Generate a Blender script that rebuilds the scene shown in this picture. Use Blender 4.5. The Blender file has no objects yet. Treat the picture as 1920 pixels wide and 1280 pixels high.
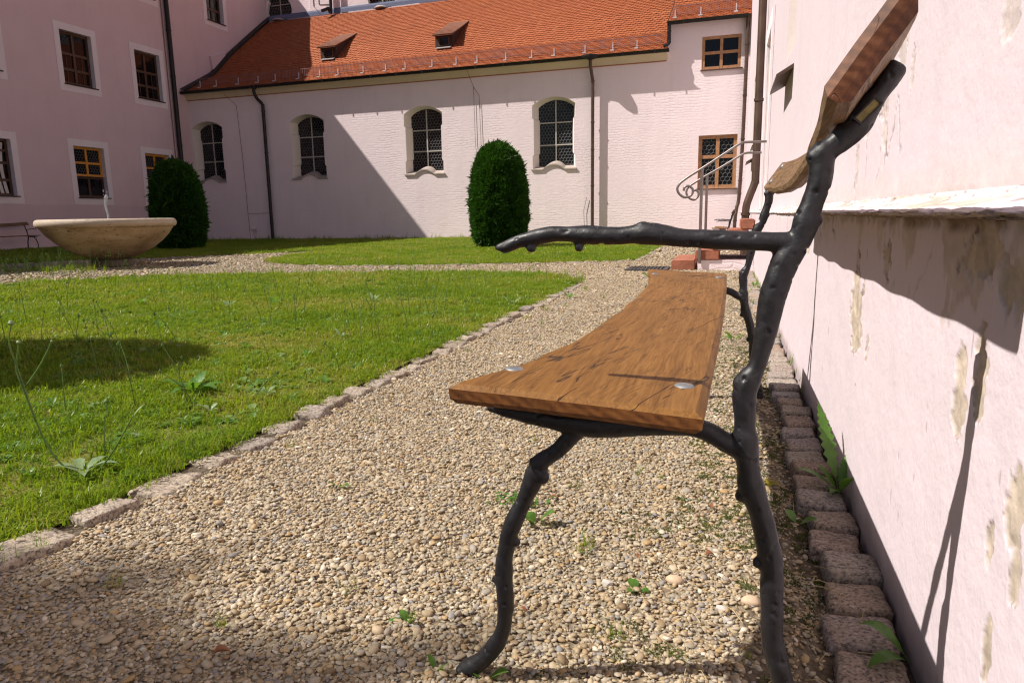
import bpy, bmesh, math, random
import numpy as np
from mathutils import Vector, Matrix, noise as mnoise

random.seed(3)
rng = np.random.default_rng(3)
S = bpy.context.scene
COL = S.collection
R = math.radians

# ------------------------------------------------------------------ camera
F, CX, CY, H = 1309.3, 960, 640, 0.76            # measured on the 1920 x 1280 photograph
YAW, PITCH, ROLL = R(17.15), R(10.15), R(-1.0)
_f = np.array([-math.sin(YAW) * math.cos(PITCH), math.cos(YAW) * math.cos(PITCH), -math.sin(PITCH)])
_r = np.array([math.cos(YAW), math.sin(YAW), 0])
_u = np.cross(_r, _f)
_c, _s = math.cos(ROLL), math.sin(ROLL)
CR, CU, CF = _c * _r + _s * _u, -_s * _r + _c * _u, _f
CAM = np.array([0, 0, H])
cd = bpy.data.cameras.new('camera')
cam = bpy.data.objects.new('camera', cd)
COL.objects.link(cam)
m = Matrix.Identity(4)
for i in range(3):
    m[i][0], m[i][1], m[i][2], m[i][3] = CR[i], CU[i], -CF[i], CAM[i]
cam.matrix_world = m
cd.sensor_width = 36
cd.lens = F / 1920 * 36
cd.clip_start, cd.clip_end = 0.05, 400
S.camera = cam

# ------------------------------------------------------------------ light
SUN = Vector((1, 0.41, -1.247)).normalized()
w = bpy.data.worlds.new('World')
S.world = w
w.use_nodes = True
nt = w.node_tree
sky = nt.nodes.new('ShaderNodeTexSky')
sky.sky_type = 'NISHITA'
sky.sun_disc = False
sky.sun_elevation = math.asin(-SUN.z)
sky.sun_rotation = math.atan2(-SUN.x, -SUN.y)
sky.air_density = 1.0
sky.dust_density = 1.2
nt.links.new(sky.outputs[0], nt.nodes['Background'].inputs[0])
nt.nodes['Background'].inputs[1].default_value = 0.042
sl = bpy.data.lights.new('sun', 'SUN')
sl.energy = 4.9
sl.angle = R(0.5)
sl.color = (1.0, 0.94, 0.86)
so = bpy.data.objects.new('sun', sl)
so.rotation_euler = SUN.to_track_quat('-Z', 'Y').to_euler()
COL.objects.link(so)
S.view_settings.view_transform = 'Standard'
S.view_settings.look = 'None'
S.view_settings.gamma = 1
S.view_settings.use_curve_mapping = False
S.view_settings.exposure = 0.48
S.cycles.max_bounces = 8
S.cycles.use_denoising = True
S.cycles.denoiser = 'OPENIMAGEDENOISE'
S.cycles.denoising_input_passes = 'RGB_ALBEDO_NORMAL'
S.cycles.denoising_prefilter = 'ACCURATE'
S.cycles.filter_width = 1.2
S.cycles.sample_clamp_indirect = 4.0
S.cycles.caustics_reflective = False
S.cycles.caustics_refractive = False

# ------------------------------------------------------------------ measuring on the photograph
def ray(x, y):
    return CR * ((x - CX) / F) - CU * ((y - CY) / F) + CF
def onz(x, y, z=0.0):
    d = ray(x, y); return CAM + d * (z - H) / d[2]
def onx(x, y, X):
    d = ray(x, y); return CAM + d * X / d[0]
def ony(x, y, Y):
    d = ray(x, y); return CAM + d * Y / d[1]
def onp(x, y, p, n):
    d = ray(x, y); p = np.array(p, float); n = np.array(n, float)
    return CAM + d * ((p - CAM) @ n) / (d @ n)

# ------------------------------------------------------------------ node helpers
class Mat:
    def __init__(self, name, color=(0.5, 0.5, 0.5), rough=0.7, **kw):
        self.m = bpy.data.materials.new(name)
        self.m.use_nodes = True
        self.t = self.m.node_tree
        self.p = self.t.nodes['Principled BSDF']
        self.out = self.t.nodes['Material Output']
        self.p.inputs['Base Color'].default_value = (*color, 1)
        self.p.inputs['Roughness'].default_value = rough
        for k, v in kw.items():
            self.p.inputs[k.replace('_', ' ')].default_value = v
    def n(self, typ, props=None, **ins):
        nd = self.t.nodes.new('ShaderNode' + typ)
        for k, v in (props or {}).items():
            setattr(nd, k, v)
        for k, v in ins.items():
            key = int(k[1:]) if k[0] == 'i' and k[1:].isdigit() else k.replace('_', ' ')
            self.link(nd.inputs[key], v)
        return nd
    def link(self, sock, v):
        if isinstance(v, bpy.types.NodeSocket):
            self.t.links.new(v, sock)
        else:
            sock.default_value = v
    def co(self, scale=(1, 1, 1), src='Object', off=(0, 0, 0)):
        tc = self.n('TexCoord')
        return self.n('Mapping', None, Vector=tc.outputs[src], Scale=scale, Location=off).outputs[0]
    def noise(self, co, scale, detail=4, rough=0.55, dist=0.0):
        return self.n('TexNoise', None, Vector=co, Scale=scale, Detail=detail, Roughness=rough, Distortion=dist).outputs[0]
    def vor(self, co, scale, feature='F1', out=0, rnd=1.0):
        return self.n('TexVoronoi', {'feature': feature}, Vector=co, Scale=scale, Randomness=rnd).outputs[out]
    def ramp(self, fac, stops, interp='LINEAR'):
        nd = self.n('ValToRGB', None, Fac=fac)
        cr = nd.color_ramp
        cr.interpolation = interp
        while len(cr.elements) < len(stops):
            cr.elements.new(0.5)
        for e, (p, c) in zip(cr.elements, stops):
            e.position = p
            e.color = (*c, 1) if len(c) == 3 else c
        return nd.outputs[0]
    def rampv(self, fac, a, b, lo=0.0, hi=1.0):
        return self.n('MapRange', {'clamp': True}, i0=fac, i1=a, i2=b, i3=lo, i4=hi).outputs[0]
    def mix(self, fac, a, b, blend='MIX'):
        nd = self.n('Mix', {'data_type': 'RGBA', 'blend_type': blend})
        self.link(nd.inputs[0], fac)
        for i, v in ((6, a), (7, b)):
            self.link(nd.inputs[i], (*v, 1) if isinstance(v, tuple) and len(v) == 3 else v)
        return nd.outputs[2]
    def math(self, op, a, b=0.0, c=0.0):
        return self.n('Math', {'operation': op}, i0=a, i1=b, i2=c).outputs[0]
    def attr(self, name, typ='GEOMETRY', out='Fac'):
        return self.n('Attribute', {'attribute_name': name, 'attribute_type': typ}).outputs[out]
    def base(self, c):
        self.link(self.p.inputs['Base Color'], c)
    def rough(self, c):
        self.link(self.p.inputs['Roughness'], c)
    def bump(self, h, dist, strength=1.0, normal=None):
        nd = self.n('Bump', None, Height=h, Distance=dist, Strength=strength)
        if normal is not None:
            self.link(nd.inputs['Normal'], normal)
        self.link(self.p.inputs['Normal'], nd.outputs[0])
        return nd.outputs[0]
    def translucent(self, color, fac):
        tr = self.n('BsdfTranslucent', None, Color=color)
        mx = self.n('MixShader', None, i0=fac, i1=self.p.outputs[0], i2=tr.outputs[0])
        self.t.links.new(mx.outputs[0], self.out.inputs[0])

def simple(name, color, rough=0.6, var=0.12, scale=6.0, bump=0.0, bscale=40.0, **kw):
    a = Mat(name, color, rough, **kw)
    co = a.co()
    f = a.noise(co, scale, 5, 0.6)
    lo = tuple(c * (1 - var) for c in color); hi = tuple(min(1, c * (1 + var)) for c in color)
    a.base(a.ramp(f, [(0.3, lo), (0.7, hi)]))
    if bump:
        a.bump(a.noise(co, bscale, 4), bump)
    return a.m

# ------------------------------------------------------------------ mesh helpers
class MB:
    def __init__(self):
        self.v, self.f = [], []
    def add(self, vs, fs):
        o = len(self.v)
        self.v += [tuple(map(float, p)) for p in vs]
        self.f += [tuple(i + o for i in f) for f in fs]
        return self
    def box(self, x0, x1, y0, y1, z0, z1, fr=None):
        vs = [(x, y, z) for z in (z0, z1) for y in (y0, y1) for x in (x0, x1)]
        if fr:
            vs = [fr(*p) for p in vs]
        return self.add(vs, [(0, 2, 3, 1), (4, 5, 7, 6), (0, 1, 5, 4), (2, 6, 7, 3), (0, 4, 6, 2), (1, 3, 7, 5)])
    def tube(self, pts, rad, n=8, cap=True):
        pts = [Vector(p) for p in pts]
        if not hasattr(rad, '__len__'):
            rad = [rad] * len(pts)
        vs, fs = [], []
        t0 = (pts[1] - pts[0]).normalized()
        up = Vector((0, 0, 1)) if abs(t0.z) < 0.9 else Vector((0, 1, 0))
        a = t0.cross(up).normalized()
        for i, p in enumerate(pts):
            t = (pts[min(i + 1, len(pts) - 1)] - pts[max(i - 1, 0)]).normalized()
            a = (a - t * a.dot(t)).normalized()
            b = t.cross(a)
            for k in range(n):
                an = 2 * math.pi * k / n
                vs.append(p + (a * math.cos(an) + b * math.sin(an)) * rad[i])
        for i in range(len(pts) - 1):
            for k in range(n):
                k2 = (k + 1) % n
                fs.append((i * n + k, i * n + k2, (i + 1) * n + k2, (i + 1) * n + k))
        if cap:
            fs.append(tuple(range(n))[::-1])
            fs.append(tuple((len(pts) - 1) * n + k for k in range(n)))
        return self.add(vs, fs)
    def lathe(self, prof, c, n=48):
        vs, fs = [], []
        for r_, z in prof:
            for k in range(n):
                an = 2 * math.pi * k / n
                vs.append((c[0] + r_ * math.cos(an), c[1] + r_ * math.sin(an), c[2] + z))
        for i in range(len(prof) - 1):
            for k in range(n):
                k2 = (k + 1) % n
                fs.append((i * n + k, i * n + k2, (i + 1) * n + k2, (i + 1) * n + k))
        fs.append(tuple(range(n))[::-1])
        fs.append(tuple((len(prof) - 1) * n + k for k in range(n)))
        return self.add(vs, fs)
    def prism(self, poly, fr, w0, w1):
        n = len(poly)
        vs = [fr(u, v, w0) for u, v in poly] + [fr(u, v, w1) for u, v in poly]
        fs = [tuple(range(n)), tuple(range(2 * n - 1, n - 1, -1))]
        fs += [(i, i + n, (i + 1) % n + n, (i + 1) % n) for i in range(n)]
        return self.add(vs, fs)
    def grid(self, P):
        P = np.asarray(P); a, b = P.shape[:2]
        fs = [(i * b + j, i * b + j + 1, (i + 1) * b + j + 1, (i + 1) * b + j) for i in range(a - 1) for j in range(b - 1)]
        return self.add(P.reshape(-1, 3), fs)
    def mesh(self, name, mat=None, smooth=False, fix=False):
        me = bpy.data.meshes.new(name)
        me.from_pydata(self.v, [], self.f)
        if mat:
            me.materials.append(mat)
        if fix:
            bm = bmesh.new(); bm.from_mesh(me)
            bmesh.ops.recalc_face_normals(bm, faces=bm.faces)
            bm.to_mesh(me); bm.free()
        if smooth:
            me.polygons.foreach_set('use_smooth', [True] * len(me.polygons))
            if smooth != 'all':
                me.set_sharp_from_angle(angle=R(smooth if smooth is not True else 40))
        me.update()
        return me
    def obj(self, name, mat=None, parent=None, smooth=False, fix=True, **tags):
        return link(name, self.mesh(name, mat, smooth, fix), parent, **tags)

def link(name, me, parent=None, **tags):
    o = bpy.data.objects.new(name, me)
    COL.objects.link(o)
    if parent is not None:
        hang(o, parent)
    for k, v in tags.items():
        o[k] = v
    return o
def hang(o, parent):
    o.parent = parent
    o.matrix_parent_inverse = world_of(parent).inverted()
def world_of(o):
    mb = Matrix.LocRotScale(o.location, o.rotation_euler, o.scale)
    return world_of(o.parent) @ o.matrix_parent_inverse @ mb if o.parent else mb
def thing(name, label, cat, loc=(0, 0, 0), group=None):
    o = bpy.data.objects.new(name, None)
    o.empty_display_size = 0.1
    o.location = loc
    COL.objects.link(o)
    o['label'] = label; o['category'] = cat
    if group:
        o['group'] = group
    return o
def kids(o):
    return [c for c in bpy.data.objects if c.parent == o]
def copy_tree(o, parent=None):
    ch = kids(o)
    c = o.copy()
    COL.objects.link(c)
    if parent:
        c.parent = parent
    for k in ch:
        copy_tree(k, c)
    return c

def fill_poly(outer, holes, fr, name, mat, parent=None, **tags):
    """flat wall with openings, triangulated"""
    bm = bmesh.new()
    edges = []
    for loop in [outer] + holes:
        vs = [bm.verts.new((u, v, 0)) for u, v in loop]
        edges += [bm.edges.new((vs[i], vs[(i + 1) % len(vs)])) for i in range(len(vs))]
    bmesh.ops.triangle_fill(bm, edges=edges, use_beauty=True, use_dissolve=False, normal=(0, 0, 1))
    for v in bm.verts:
        v.co = Vector(fr(v.co.x, v.co.y, 0))
    me = bpy.data.meshes.new(name)
    bm.to_mesh(me); bm.free()
    me.materials.append(mat)
    return link(name, me, parent, **tags)

def in_poly(P, poly):
    x, y = P[:, 0], P[:, 1]
    ins = np.zeros(len(P), bool)
    n = len(poly)
    for i in range(n):
        (x1, y1), (x2, y2) = poly[i], poly[(i + 1) % n]
        c = ((y1 > y) != (y2 > y)) & (x < (x2 - x1) * (y - y1) / (y2 - y1 + 1e-12) + x1)
        ins ^= c
    return ins

def hash2(i, j, s):
    h = (i.astype(np.int64) * 374761393 + j.astype(np.int64) * 668265263 + s * 982451653) & 0x7fffffff
    h = ((h ^ (h >> 13)) * 1274126177) & 0x7fffffff
    return ((h ^ (h >> 16)) & 0xffff) / 65535.0
def vn(x, y, s=0):
    i, j = np.floor(x), np.floor(y)
    fx, fy = x - i, y - j
    fx = fx * fx * (3 - 2 * fx); fy = fy * fy * (3 - 2 * fy)
    a, b, c, d = hash2(i, j, s), hash2(i + 1, j, s), hash2(i, j + 1, s), hash2(i + 1, j + 1, s)
    return a + (b - a) * fx + (c - a) * fy + (a - b - c + d) * fx * fy
def fbm(x, y, s=0, o=4):
    t, a, n = 0, 0.5, 0
    for k in range(o):
        t = t + a * vn(x * 2 ** k, y * 2 ** k, s + k); n += a; a *= 0.55
    return t / n
def sstep(a, b, x):
    t = np.clip((x - a) / (b - a), 0, 1); return t * t * (3 - 2 * t)
def spline(pts, k=8):
    """Catmull-Rom through tuples"""
    P = [np.array(p, float) for p in pts]
    P = [2 * P[0] - P[1]] + P + [2 * P[-1] - P[-2]]
    out = []
    for i in range(1, len(P) - 2):
        for s in range(k):
            t = s / k
            a, b, c, d = P[i - 1], P[i], P[i + 1], P[i + 2]
            out.append(0.5 * (2 * b + (c - a) * t + (2 * a - 5 * b + 4 * c - d) * t * t + (3 * b - a - 3 * c + d) * t ** 3))
    out.append(P[-2])
    return out

HIDDEN = {}
def variants(name, meshes):
    """a collection outside the scene whose meshes are scattered as ground stuff"""
    c = bpy.data.collections.new(name)
    for me in meshes:
        o = bpy.data.objects.new(me.name, me)
        c.objects.link(o)
    return c
def scatter(name, pts, rot, scl, rnd, coll):
    me = bpy.data.meshes.new(name)
    me.vertices.add(len(pts))
    me.vertices.foreach_set('co', np.asarray(pts, np.float32).ravel())
    for nm, arr in (('rot', rot), ('scl', scl)):
        a = me.attributes.new(nm, 'FLOAT_VECTOR', 'POINT')
        a.data.foreach_set('vector', np.asarray(arr, np.float32).ravel())
    a = me.attributes.new('rnd', 'FLOAT', 'POINT')
    a.data.foreach_set('value', np.asarray(rnd, np.float32))
    a = me.attributes.new('pick', 'INT', 'POINT')
    a.data.foreach_set('value', rng.integers(0, len(coll.objects), len(pts)).astype(np.int32))
    o = link(name, me, kind='stuff')
    g = bpy.data.node_groups.new(name, 'GeometryNodeTree')
    g.interface.new_socket('Geometry', in_out='INPUT', socket_type='NodeSocketGeometry')
    g.interface.new_socket('Geometry', in_out='OUTPUT', socket_type='NodeSocketGeometry')
    N = g.nodes.new
    gi, go = N('NodeGroupInput'), N('NodeGroupOutput')
    ci = N('GeometryNodeCollectionInfo')
    ci.inputs['Collection'].default_value = coll
    ci.inputs['Separate Children'].default_value = True
    ci.inputs['Reset Children'].default_value = True
    ip = N('GeometryNodeInstanceOnPoints')
    ip.inputs['Pick Instance'].default_value = True
    def na(nm, t):
        q = N('GeometryNodeInputNamedAttribute'); q.data_type = t; q.inputs[0].default_value = nm
        return q.outputs[0]
    er = N('FunctionNodeEulerToRotation')
    L = g.links.new
    L(na('rot', 'FLOAT_VECTOR'), er.inputs[0])
    L(gi.outputs[0], ip.inputs['Points'])
    L(ci.outputs[0], ip.inputs['Instance'])
    L(na('pick', 'INT'), ip.inputs['Instance Index'])
    L(er.outputs[0], ip.inputs['Rotation'])
    L(na('scl', 'FLOAT_VECTOR'), ip.inputs['Scale'])
    L(ip.outputs[0], go.inputs[0])
    md = o.modifiers.new('scatter', 'NODES')
    md.node_group = g
    return o

# ------------------------------------------------------------------ materials
def plaster(name, col, worn=(0.40, 0.30, 0.22), brick=0.0, var=0.06):
    a = Mat(name, col, 0.9)
    a.p.inputs['Specular IOR Level'].default_value = 0.2
    co = a.co()
    big = a.noise(co, 0.9, 5, 0.6)
    c = a.ramp(big, [(0.25, tuple(x * (1 - var) for x in col)), (0.75, tuple(min(1, x * (1 + var * 0.6)) for x in col))])
    fine = a.noise(co, 60, 3, 0.6)
    c = a.mix(a.rampv(fine, 0.35, 0.75, 0.0, 0.10), c, tuple(x * 0.6 for x in col))
    run = a.noise(a.co((2.2, 2.2, 0.28)), 1.6, 5, 0.65)
    c = a.mix(a.rampv(run, 0.5, 0.78, 0, 0.16), c, tuple(x * q for x, q in zip(col, (0.62, 0.60, 0.56))))
    wear = a.attr('wear'); stain_shade = a.attr('stain_shade')
    wc = a.ramp(a.noise(co, 18, 5, 0.65), [(0.3, tuple(x * 0.62 for x in worn)), (0.55, worn), (0.8, tuple(min(1, x * 1.5) for x in worn))])
    c = a.mix(wear, c, wc)
    c = a.mix(stain_shade, c, a.ramp(a.noise(co, 30, 4), [(0.3, (0.07, 0.045, 0.03)), (0.7, (0.22, 0.14, 0.085))]))
    a.base(c)
    h = a.math('ADD', a.math('MULTIPLY', a.noise(co, 90, 3), 0.25), a.math('MULTIPLY', a.noise(co, 14, 4), 0.8))
    if brick:
        tc = a.n('TexCoord').outputs['Object']
        sp = a.n('SeparateXYZ', None, Vector=tc)
        wob = a.noise(co, 1.7, 3)
        xx = a.math('ADD', sp.outputs[0], a.math('MULTIPLY', wob, 0.5))
        zz = a.math('ADD', sp.outputs[2], a.math('MULTIPLY', a.noise(co, 2.6, 2), 0.16))
        v = a.n('CombineXYZ', None, X=xx, Y=zz, Z=0.0).outputs[0]
        br = a.n('TexBrick', {'offset': 0.5}, Vector=v, Scale=1.0, Mortar_Size=0.02, Mortar_Smooth=1.0, Brick_Width=0.27, Row_Height=0.085)
        lump = a.noise(a.co((2.6, 2.6, 5.0)), 2.0, 5, 0.6)
        patchy = a.rampv(a.noise(co, 0.8, 3), 0.38, 0.62)
        bh = a.math('MULTIPLY', a.math('MULTIPLY', br.outputs['Fac'], -0.7), patchy)
        h = a.math('ADD', a.math('MULTIPLY', h, 0.25), a.math('ADD', bh, a.math('MULTIPLY', lump, 1.6)))
        a.bump(h, brick)
    else:
        a.bump(h, 0.004)
    return a.m

M = {}
M['right'] = plaster('right_plaster', (0.655, 0.565, 0.605), worn=(0.52, 0.435, 0.355), var=0.04)
M['chapel'] = plaster('chapel_plaster', (0.91, 0.775, 0.80), brick=0.0038, var=0.05)
M['left'] = plaster('left_plaster', (0.74, 0.575, 0.61), var=0.05)
M['leftbase'] = plaster('left_base_plaster', (0.68, 0.53, 0.565), var=0.05)
M['surround'] = plaster('white_surround', (0.84, 0.76, 0.80), var=0.03)
M['reveal'] = plaster('reveal_plaster', (0.80, 0.73, 0.68), var=0.03)
M['cornice'] = plaster('cornice_plaster', (0.70, 0.58, 0.42), var=0.08)
M['rope'] = simple('red_string_course', (0.42, 0.16, 0.07), 0.9)

def tile_mat():
    a = Mat('clay_tile', (0.5, 0.15, 0.05), 0.75)
    a.p.inputs['Specular IOR Level'].default_value = 0.25
    co = a.co()
    r_ = a.attr('rnd')
    c = a.ramp(r_, [(0.0, (0.325, 0.088, 0.034)), (0.35, (0.36, 0.102, 0.038)), (0.75, (0.385, 0.112, 0.042)), (1.0, (0.43, 0.142, 0.058))])
    dirt = a.rampv(a.noise(co, 0.55, 6, 0.65), 0.5, 0.75, 0, 0.22)
    c = a.mix(dirt, c, (0.20, 0.075, 0.040))
    c = a.mix(a.rampv(a.noise(co, 24, 3), 0.45, 0.8, 0, 0.35), c, (0.22, 0.075, 0.035))
    a.base(c)
    a.bump(a.noise(co, 50, 3), 0.004)
    return a.m
M['tile'] = tile_mat()
M['black_metal'] = simple('dark_gutter', (0.018, 0.015, 0.016), 0.45, Metallic=0.3)
M['copper'] = simple('weathered_copper', (0.105, 0.066, 0.048), 0.5, var=0.3, scale=3, Metallic=0.55)
M['flashing'] = simple('blue_grey_flashing', (0.12, 0.15, 0.26), 0.6)
M['zinc'] = simple('zinc_guard', (0.30, 0.17, 0.16), 0.55, Metallic=0.3)
M['bracket'] = simple('guard_bracket', (0.56, 0.52, 0.55), 0.5)
M['apron'] = simple('dormer_apron', (0.30, 0.27, 0.25), 0.6)
M['lead'] = simple('lead_came', (0.11, 0.105, 0.105), 0.6)
M['bar'] = simple('window_bar', (0.50, 0.46, 0.42), 0.6)
M['sillstone'] = simple('sill_stone', (0.40, 0.335, 0.30), 0.75, bump=0.003)
M['brownwood'] = simple('brown_window_wood', (0.085, 0.038, 0.02), 0.5, var=0.3, scale=9)
M['lightwood'] = simple('oak_window_wood', (0.40, 0.20, 0.095), 0.55, var=0.25, scale=9)
M['orangewood'] = simple('ochre_window_wood', (0.62, 0.27, 0.03), 0.5, var=0.1)
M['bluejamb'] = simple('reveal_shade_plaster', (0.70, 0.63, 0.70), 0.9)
def glass_mat(name, tint=(0.006, 0.006, 0.008)):
    a = Mat(name, tint, 0.06)
    a.p.inputs['Specular IOR Level'].default_value = 0.35
    co = a.co()
    a.bump(a.noise(co, 3.0, 2), 0.01, 0.35)
    return a.m
M['glass'] = glass_mat('dark_glass')
M['cobweb'] = simple('white_curtain', (0.62, 0.58, 0.56), 0.9, bump=0.02, bscale=9)
M['shadetile'] = simple('shaded_tile', (0.17, 0.06, 0.03), 0.85, var=0.3, scale=8)  # clay tile darkened so the dormer roofs' shade is in the colour
M['dormer'] = simple('dark_dormer_boards', (0.045, 0.02, 0.015), 0.8)
M['redstone'] = simple('red_sandstone', (0.32, 0.115, 0.065), 0.8, var=0.28, scale=9, bump=0.004)
M['steel'] = simple('galvanised_steel', (0.22, 0.19, 0.18), 0.42, Metallic=0.7)
M['grate'] = simple('iron_grate', (0.06, 0.055, 0.055), 0.6)

def iron_mat():
    a = Mat('black_painted_iron', (0.03, 0.028, 0.033), 0.42)
    co = a.co()
    a.base(a.ramp(a.noise(co, 45, 5, 0.65), [(0.3, (0.006, 0.0055, 0.007)), (0.62, (0.011, 0.010, 0.013)), (0.82, (0.026, 0.024, 0.029))]))
    a.rough(a.rampv(a.noise(co, 70, 3), 0.3, 0.7, 0.40, 0.58))
    h = a.math('ADD', a.math('MULTIPLY', a.noise(co, 210, 3), 0.45), a.noise(co, 60, 4, 0.6))
    a.bump(h, 0.0010, 0.8)
    return a.m
M['iron'] = iron_mat()
M['nut'] = simple('zinc_bolt', (0.28, 0.29, 0.30), 0.5, var=0.3, scale=60, Metallic=0.7)
M['slotfill'] = simple('slot_infill', (0.26, 0.21, 0.06), 0.5, var=0.4, scale=90)  # yellow of the wood seen through the slot

def oak_mat(name, dark, mid, light, crack_amt=1.0, diag=0.55):
    a = Mat(name, mid, 0.55)
    a.p.inputs['Specular IOR Level'].default_value = 0.3
    tc = a.n('TexCoord').outputs['Object']
    warp = a.n('TexNoise', None, Vector=a.co((1.0, 0.8, 1.0)), Scale=3.1, Detail=2.0)
    off = a.n('VectorMath', {'operation': 'MULTIPLY'}, i0=warp.outputs['Color'], i1=(0.030, 0.05, 0.02)).outputs[0]
    v = a.n('VectorMath', {'operation': 'ADD'}, i0=tc, i1=off).outputs[0]
    st = lambda s, rot, off=(0, 0, 0): a.n('Mapping', None, Vector=v, Scale=s, Rotation=(0, 0, rot), Location=off).outputs[0]
    g1 = a.noise(st((105, 3.6, 105), 0), 1.0, 6, 0.6)
    g2 = a.noise(st((330, 14, 330), 0), 1.0, 4, 0.6)
    g = a.math('ADD', a.math('MULTIPLY', g1, 0.5), a.math('MULTIPLY', g2, 0.5))
    c = a.ramp(g, [(0.34, dark), (0.5, mid), (0.66, light)])
    tone = a.noise(a.co((3.0, 1.2, 3.0)), 1.6, 4, 0.6)
    c = a.mix(a.rampv(tone, 0.45, 0.75, 0, 0.45), c, tuple(x * 0.62 for x in mid))
    blot = a.noise(a.co((1.6, 0.9, 1.6)), 4.6, 5, 0.65)
    c = a.mix(a.rampv(blot, 0.57, 0.74, 0, 0.55), c, tuple(x * 0.5 for x in dark))
    vr = a.n('Mapping', None, Vector=v, Rotation=(0, 0, 0.22)).outputs[0]
    st2 = lambda s, rot, off=(0, 0, 0): a.n('Mapping', None, Vector=vr, Scale=s, Location=off).outputs[0]
    def crack(scale, rot, w, m0, m1, seed):
        n = a.noise(st2(scale, rot, (seed, seed * 2, 0)), 1.0, 3, 0.5)
        rdg = a.math('ABSOLUTE', a.math('SUBTRACT', n, 0.5))
        line = a.rampv(rdg, 0.0, w, 1, 0)
        brk = a.rampv(a.noise(st2((17, 8, 17), rot, (seed, 0, 0)), 1.0, 3), 0.47, 0.53)
        msk = a.rampv(a.noise(a.co((1.6, 1.0, 1.6), off=(seed, 0, 0)), 3.6, 3), m0, m1)
        return a.math('MULTIPLY', a.math('MULTIPLY', line, brk), msk)
    k1 = crack((20, 1.7, 20), -diag, 0.013, 0.40, 0.47, 3.1)
    k2 = crack((110, 6.0, 110), -diag * 0.8, 0.02, 0.42, 0.52, 9.7)
    k = a.math('MULTIPLY', a.math('MAXIMUM', k1, a.math('MULTIPLY', k2, 0.42)), crack_amt)
    c = a.mix(k, c, (0.020, 0.010, 0.005))
    a.base(c)
    a.rough(a.rampv(g, 0.3, 0.7, 0.66, 0.48))
    h = a.math('SUBTRACT', a.math('MULTIPLY', g, 0.25), k)
    a.bump(h, 0.0022, 0.9)
    return a.m
M['oak'] = oak_mat('oiled_oak', (0.105, 0.043, 0.009), (0.188, 0.082, 0.016), (0.258, 0.124, 0.030))
M['oakback'] = oak_mat('weathered_oak', (0.06, 0.032, 0.014), (0.165, 0.092, 0.040), (0.26, 0.165, 0.085), 0.7, 0.1)
def endgrain(name, dark, mid, light):
    a = Mat(name, mid, 0.6)
    a.p.inputs['Specular IOR Level'].default_value = 0.25
    co = a.co()
    n = a.noise(a.co((34, 34, 150)), 1.0, 5, 0.6)
    n2 = a.noise(a.co((160, 160, 40)), 1.0, 3, 0.6)
    ring = a.n('TexWave', {'wave_type': 'BANDS', 'bands_direction': 'DIAGONAL'}, Vector=a.co((1, 0.3, 1.6)), Scale=26.0, Distortion=3.0, Detail=2.0, Detail_Scale=1.5).outputs['Fac']
    g = a.math('ADD', a.math('MULTIPLY', ring, 0.16), a.math('ADD', a.math('MULTIPLY', n, 0.52), a.math('MULTIPLY', n2, 0.32)))
    c = a.ramp(g, [(0.28, dark), (0.5, mid), (0.76, light)])
    c = a.mix(a.rampv(a.noise(co, 14, 4), 0.5, 0.75, 0, 0.6), c, tuple(x * 0.6 for x in dark))
    cr = a.rampv(a.math('ABSOLUTE', a.math('SUBTRACT', a.noise(a.co((26, 26, 7)), 1.0, 2), 0.5)), 0, 0.010, 1, 0)
    cr = a.math('MULTIPLY', cr, a.rampv(a.noise(co, 9, 2), 0.5, 0.6))
    c = a.mix(a.math('MULTIPLY', cr, 0.9), c, (0.02, 0.01, 0.006))
    a.base(c)
    a.bump(a.math('SUBTRACT', a.math('MULTIPLY', g, 0.4), cr), 0.0012, 0.8)
    return a.m
M['oakend'] = endgrain('oak_end_grain', (0.07, 0.024, 0.008), (0.165, 0.062, 0.017), (0.26, 0.11, 0.032))
M['backend'] = endgrain('reddish_oak_end_grain', (0.05, 0.017, 0.008), (0.115, 0.040, 0.016), (0.20, 0.085, 0.040))

def trav_mat():
    a = Mat('travertine', (0.5, 0.38, 0.25), 0.7)
    co = a.co()
    c = a.ramp(a.noise(a.co((1.2, 1.2, 3.2)), 2.0, 6, 0.6), [(0.3, (0.25, 0.16, 0.08)), (0.52, (0.37, 0.26, 0.145)), (0.75, (0.48, 0.375, 0.25))])
    pit = a.rampv(a.noise(a.co((1, 1, 1.9)), 17, 2, 0.5), 0.64, 0.70)
    c = a.mix(a.math('MULTIPLY', pit, 0.9), c, (0.06, 0.035, 0.02))
    sp = a.n('SeparateXYZ', None, Vector=a.n('TexCoord').outputs['Object'])
    top = a.rampv(sp.outputs[2], 0.70, 0.78)
    c = a.mix(a.math('MULTIPLY', top, 0.45), c, (0.60, 0.52, 0.46))
    a.base(c)
    a.bump(a.math('SUBTRACT', a.noise(co, 40, 3), pit), 0.006)
    return a.m
M['trav'] = trav_mat()
M['wetstone'] = simple('wet_stone_foot', (0.10, 0.075, 0.045), 0.5, var=0.4)
def water_mat():
    a = Mat('water', (0.95, 0.97, 1.0), 0.05)
    a.p.inputs['Transmission Weight'].default_value = 0.9
    a.p.inputs['IOR'].default_value = 1.33
    return a.m
M['water'] = water_mat()

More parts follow.
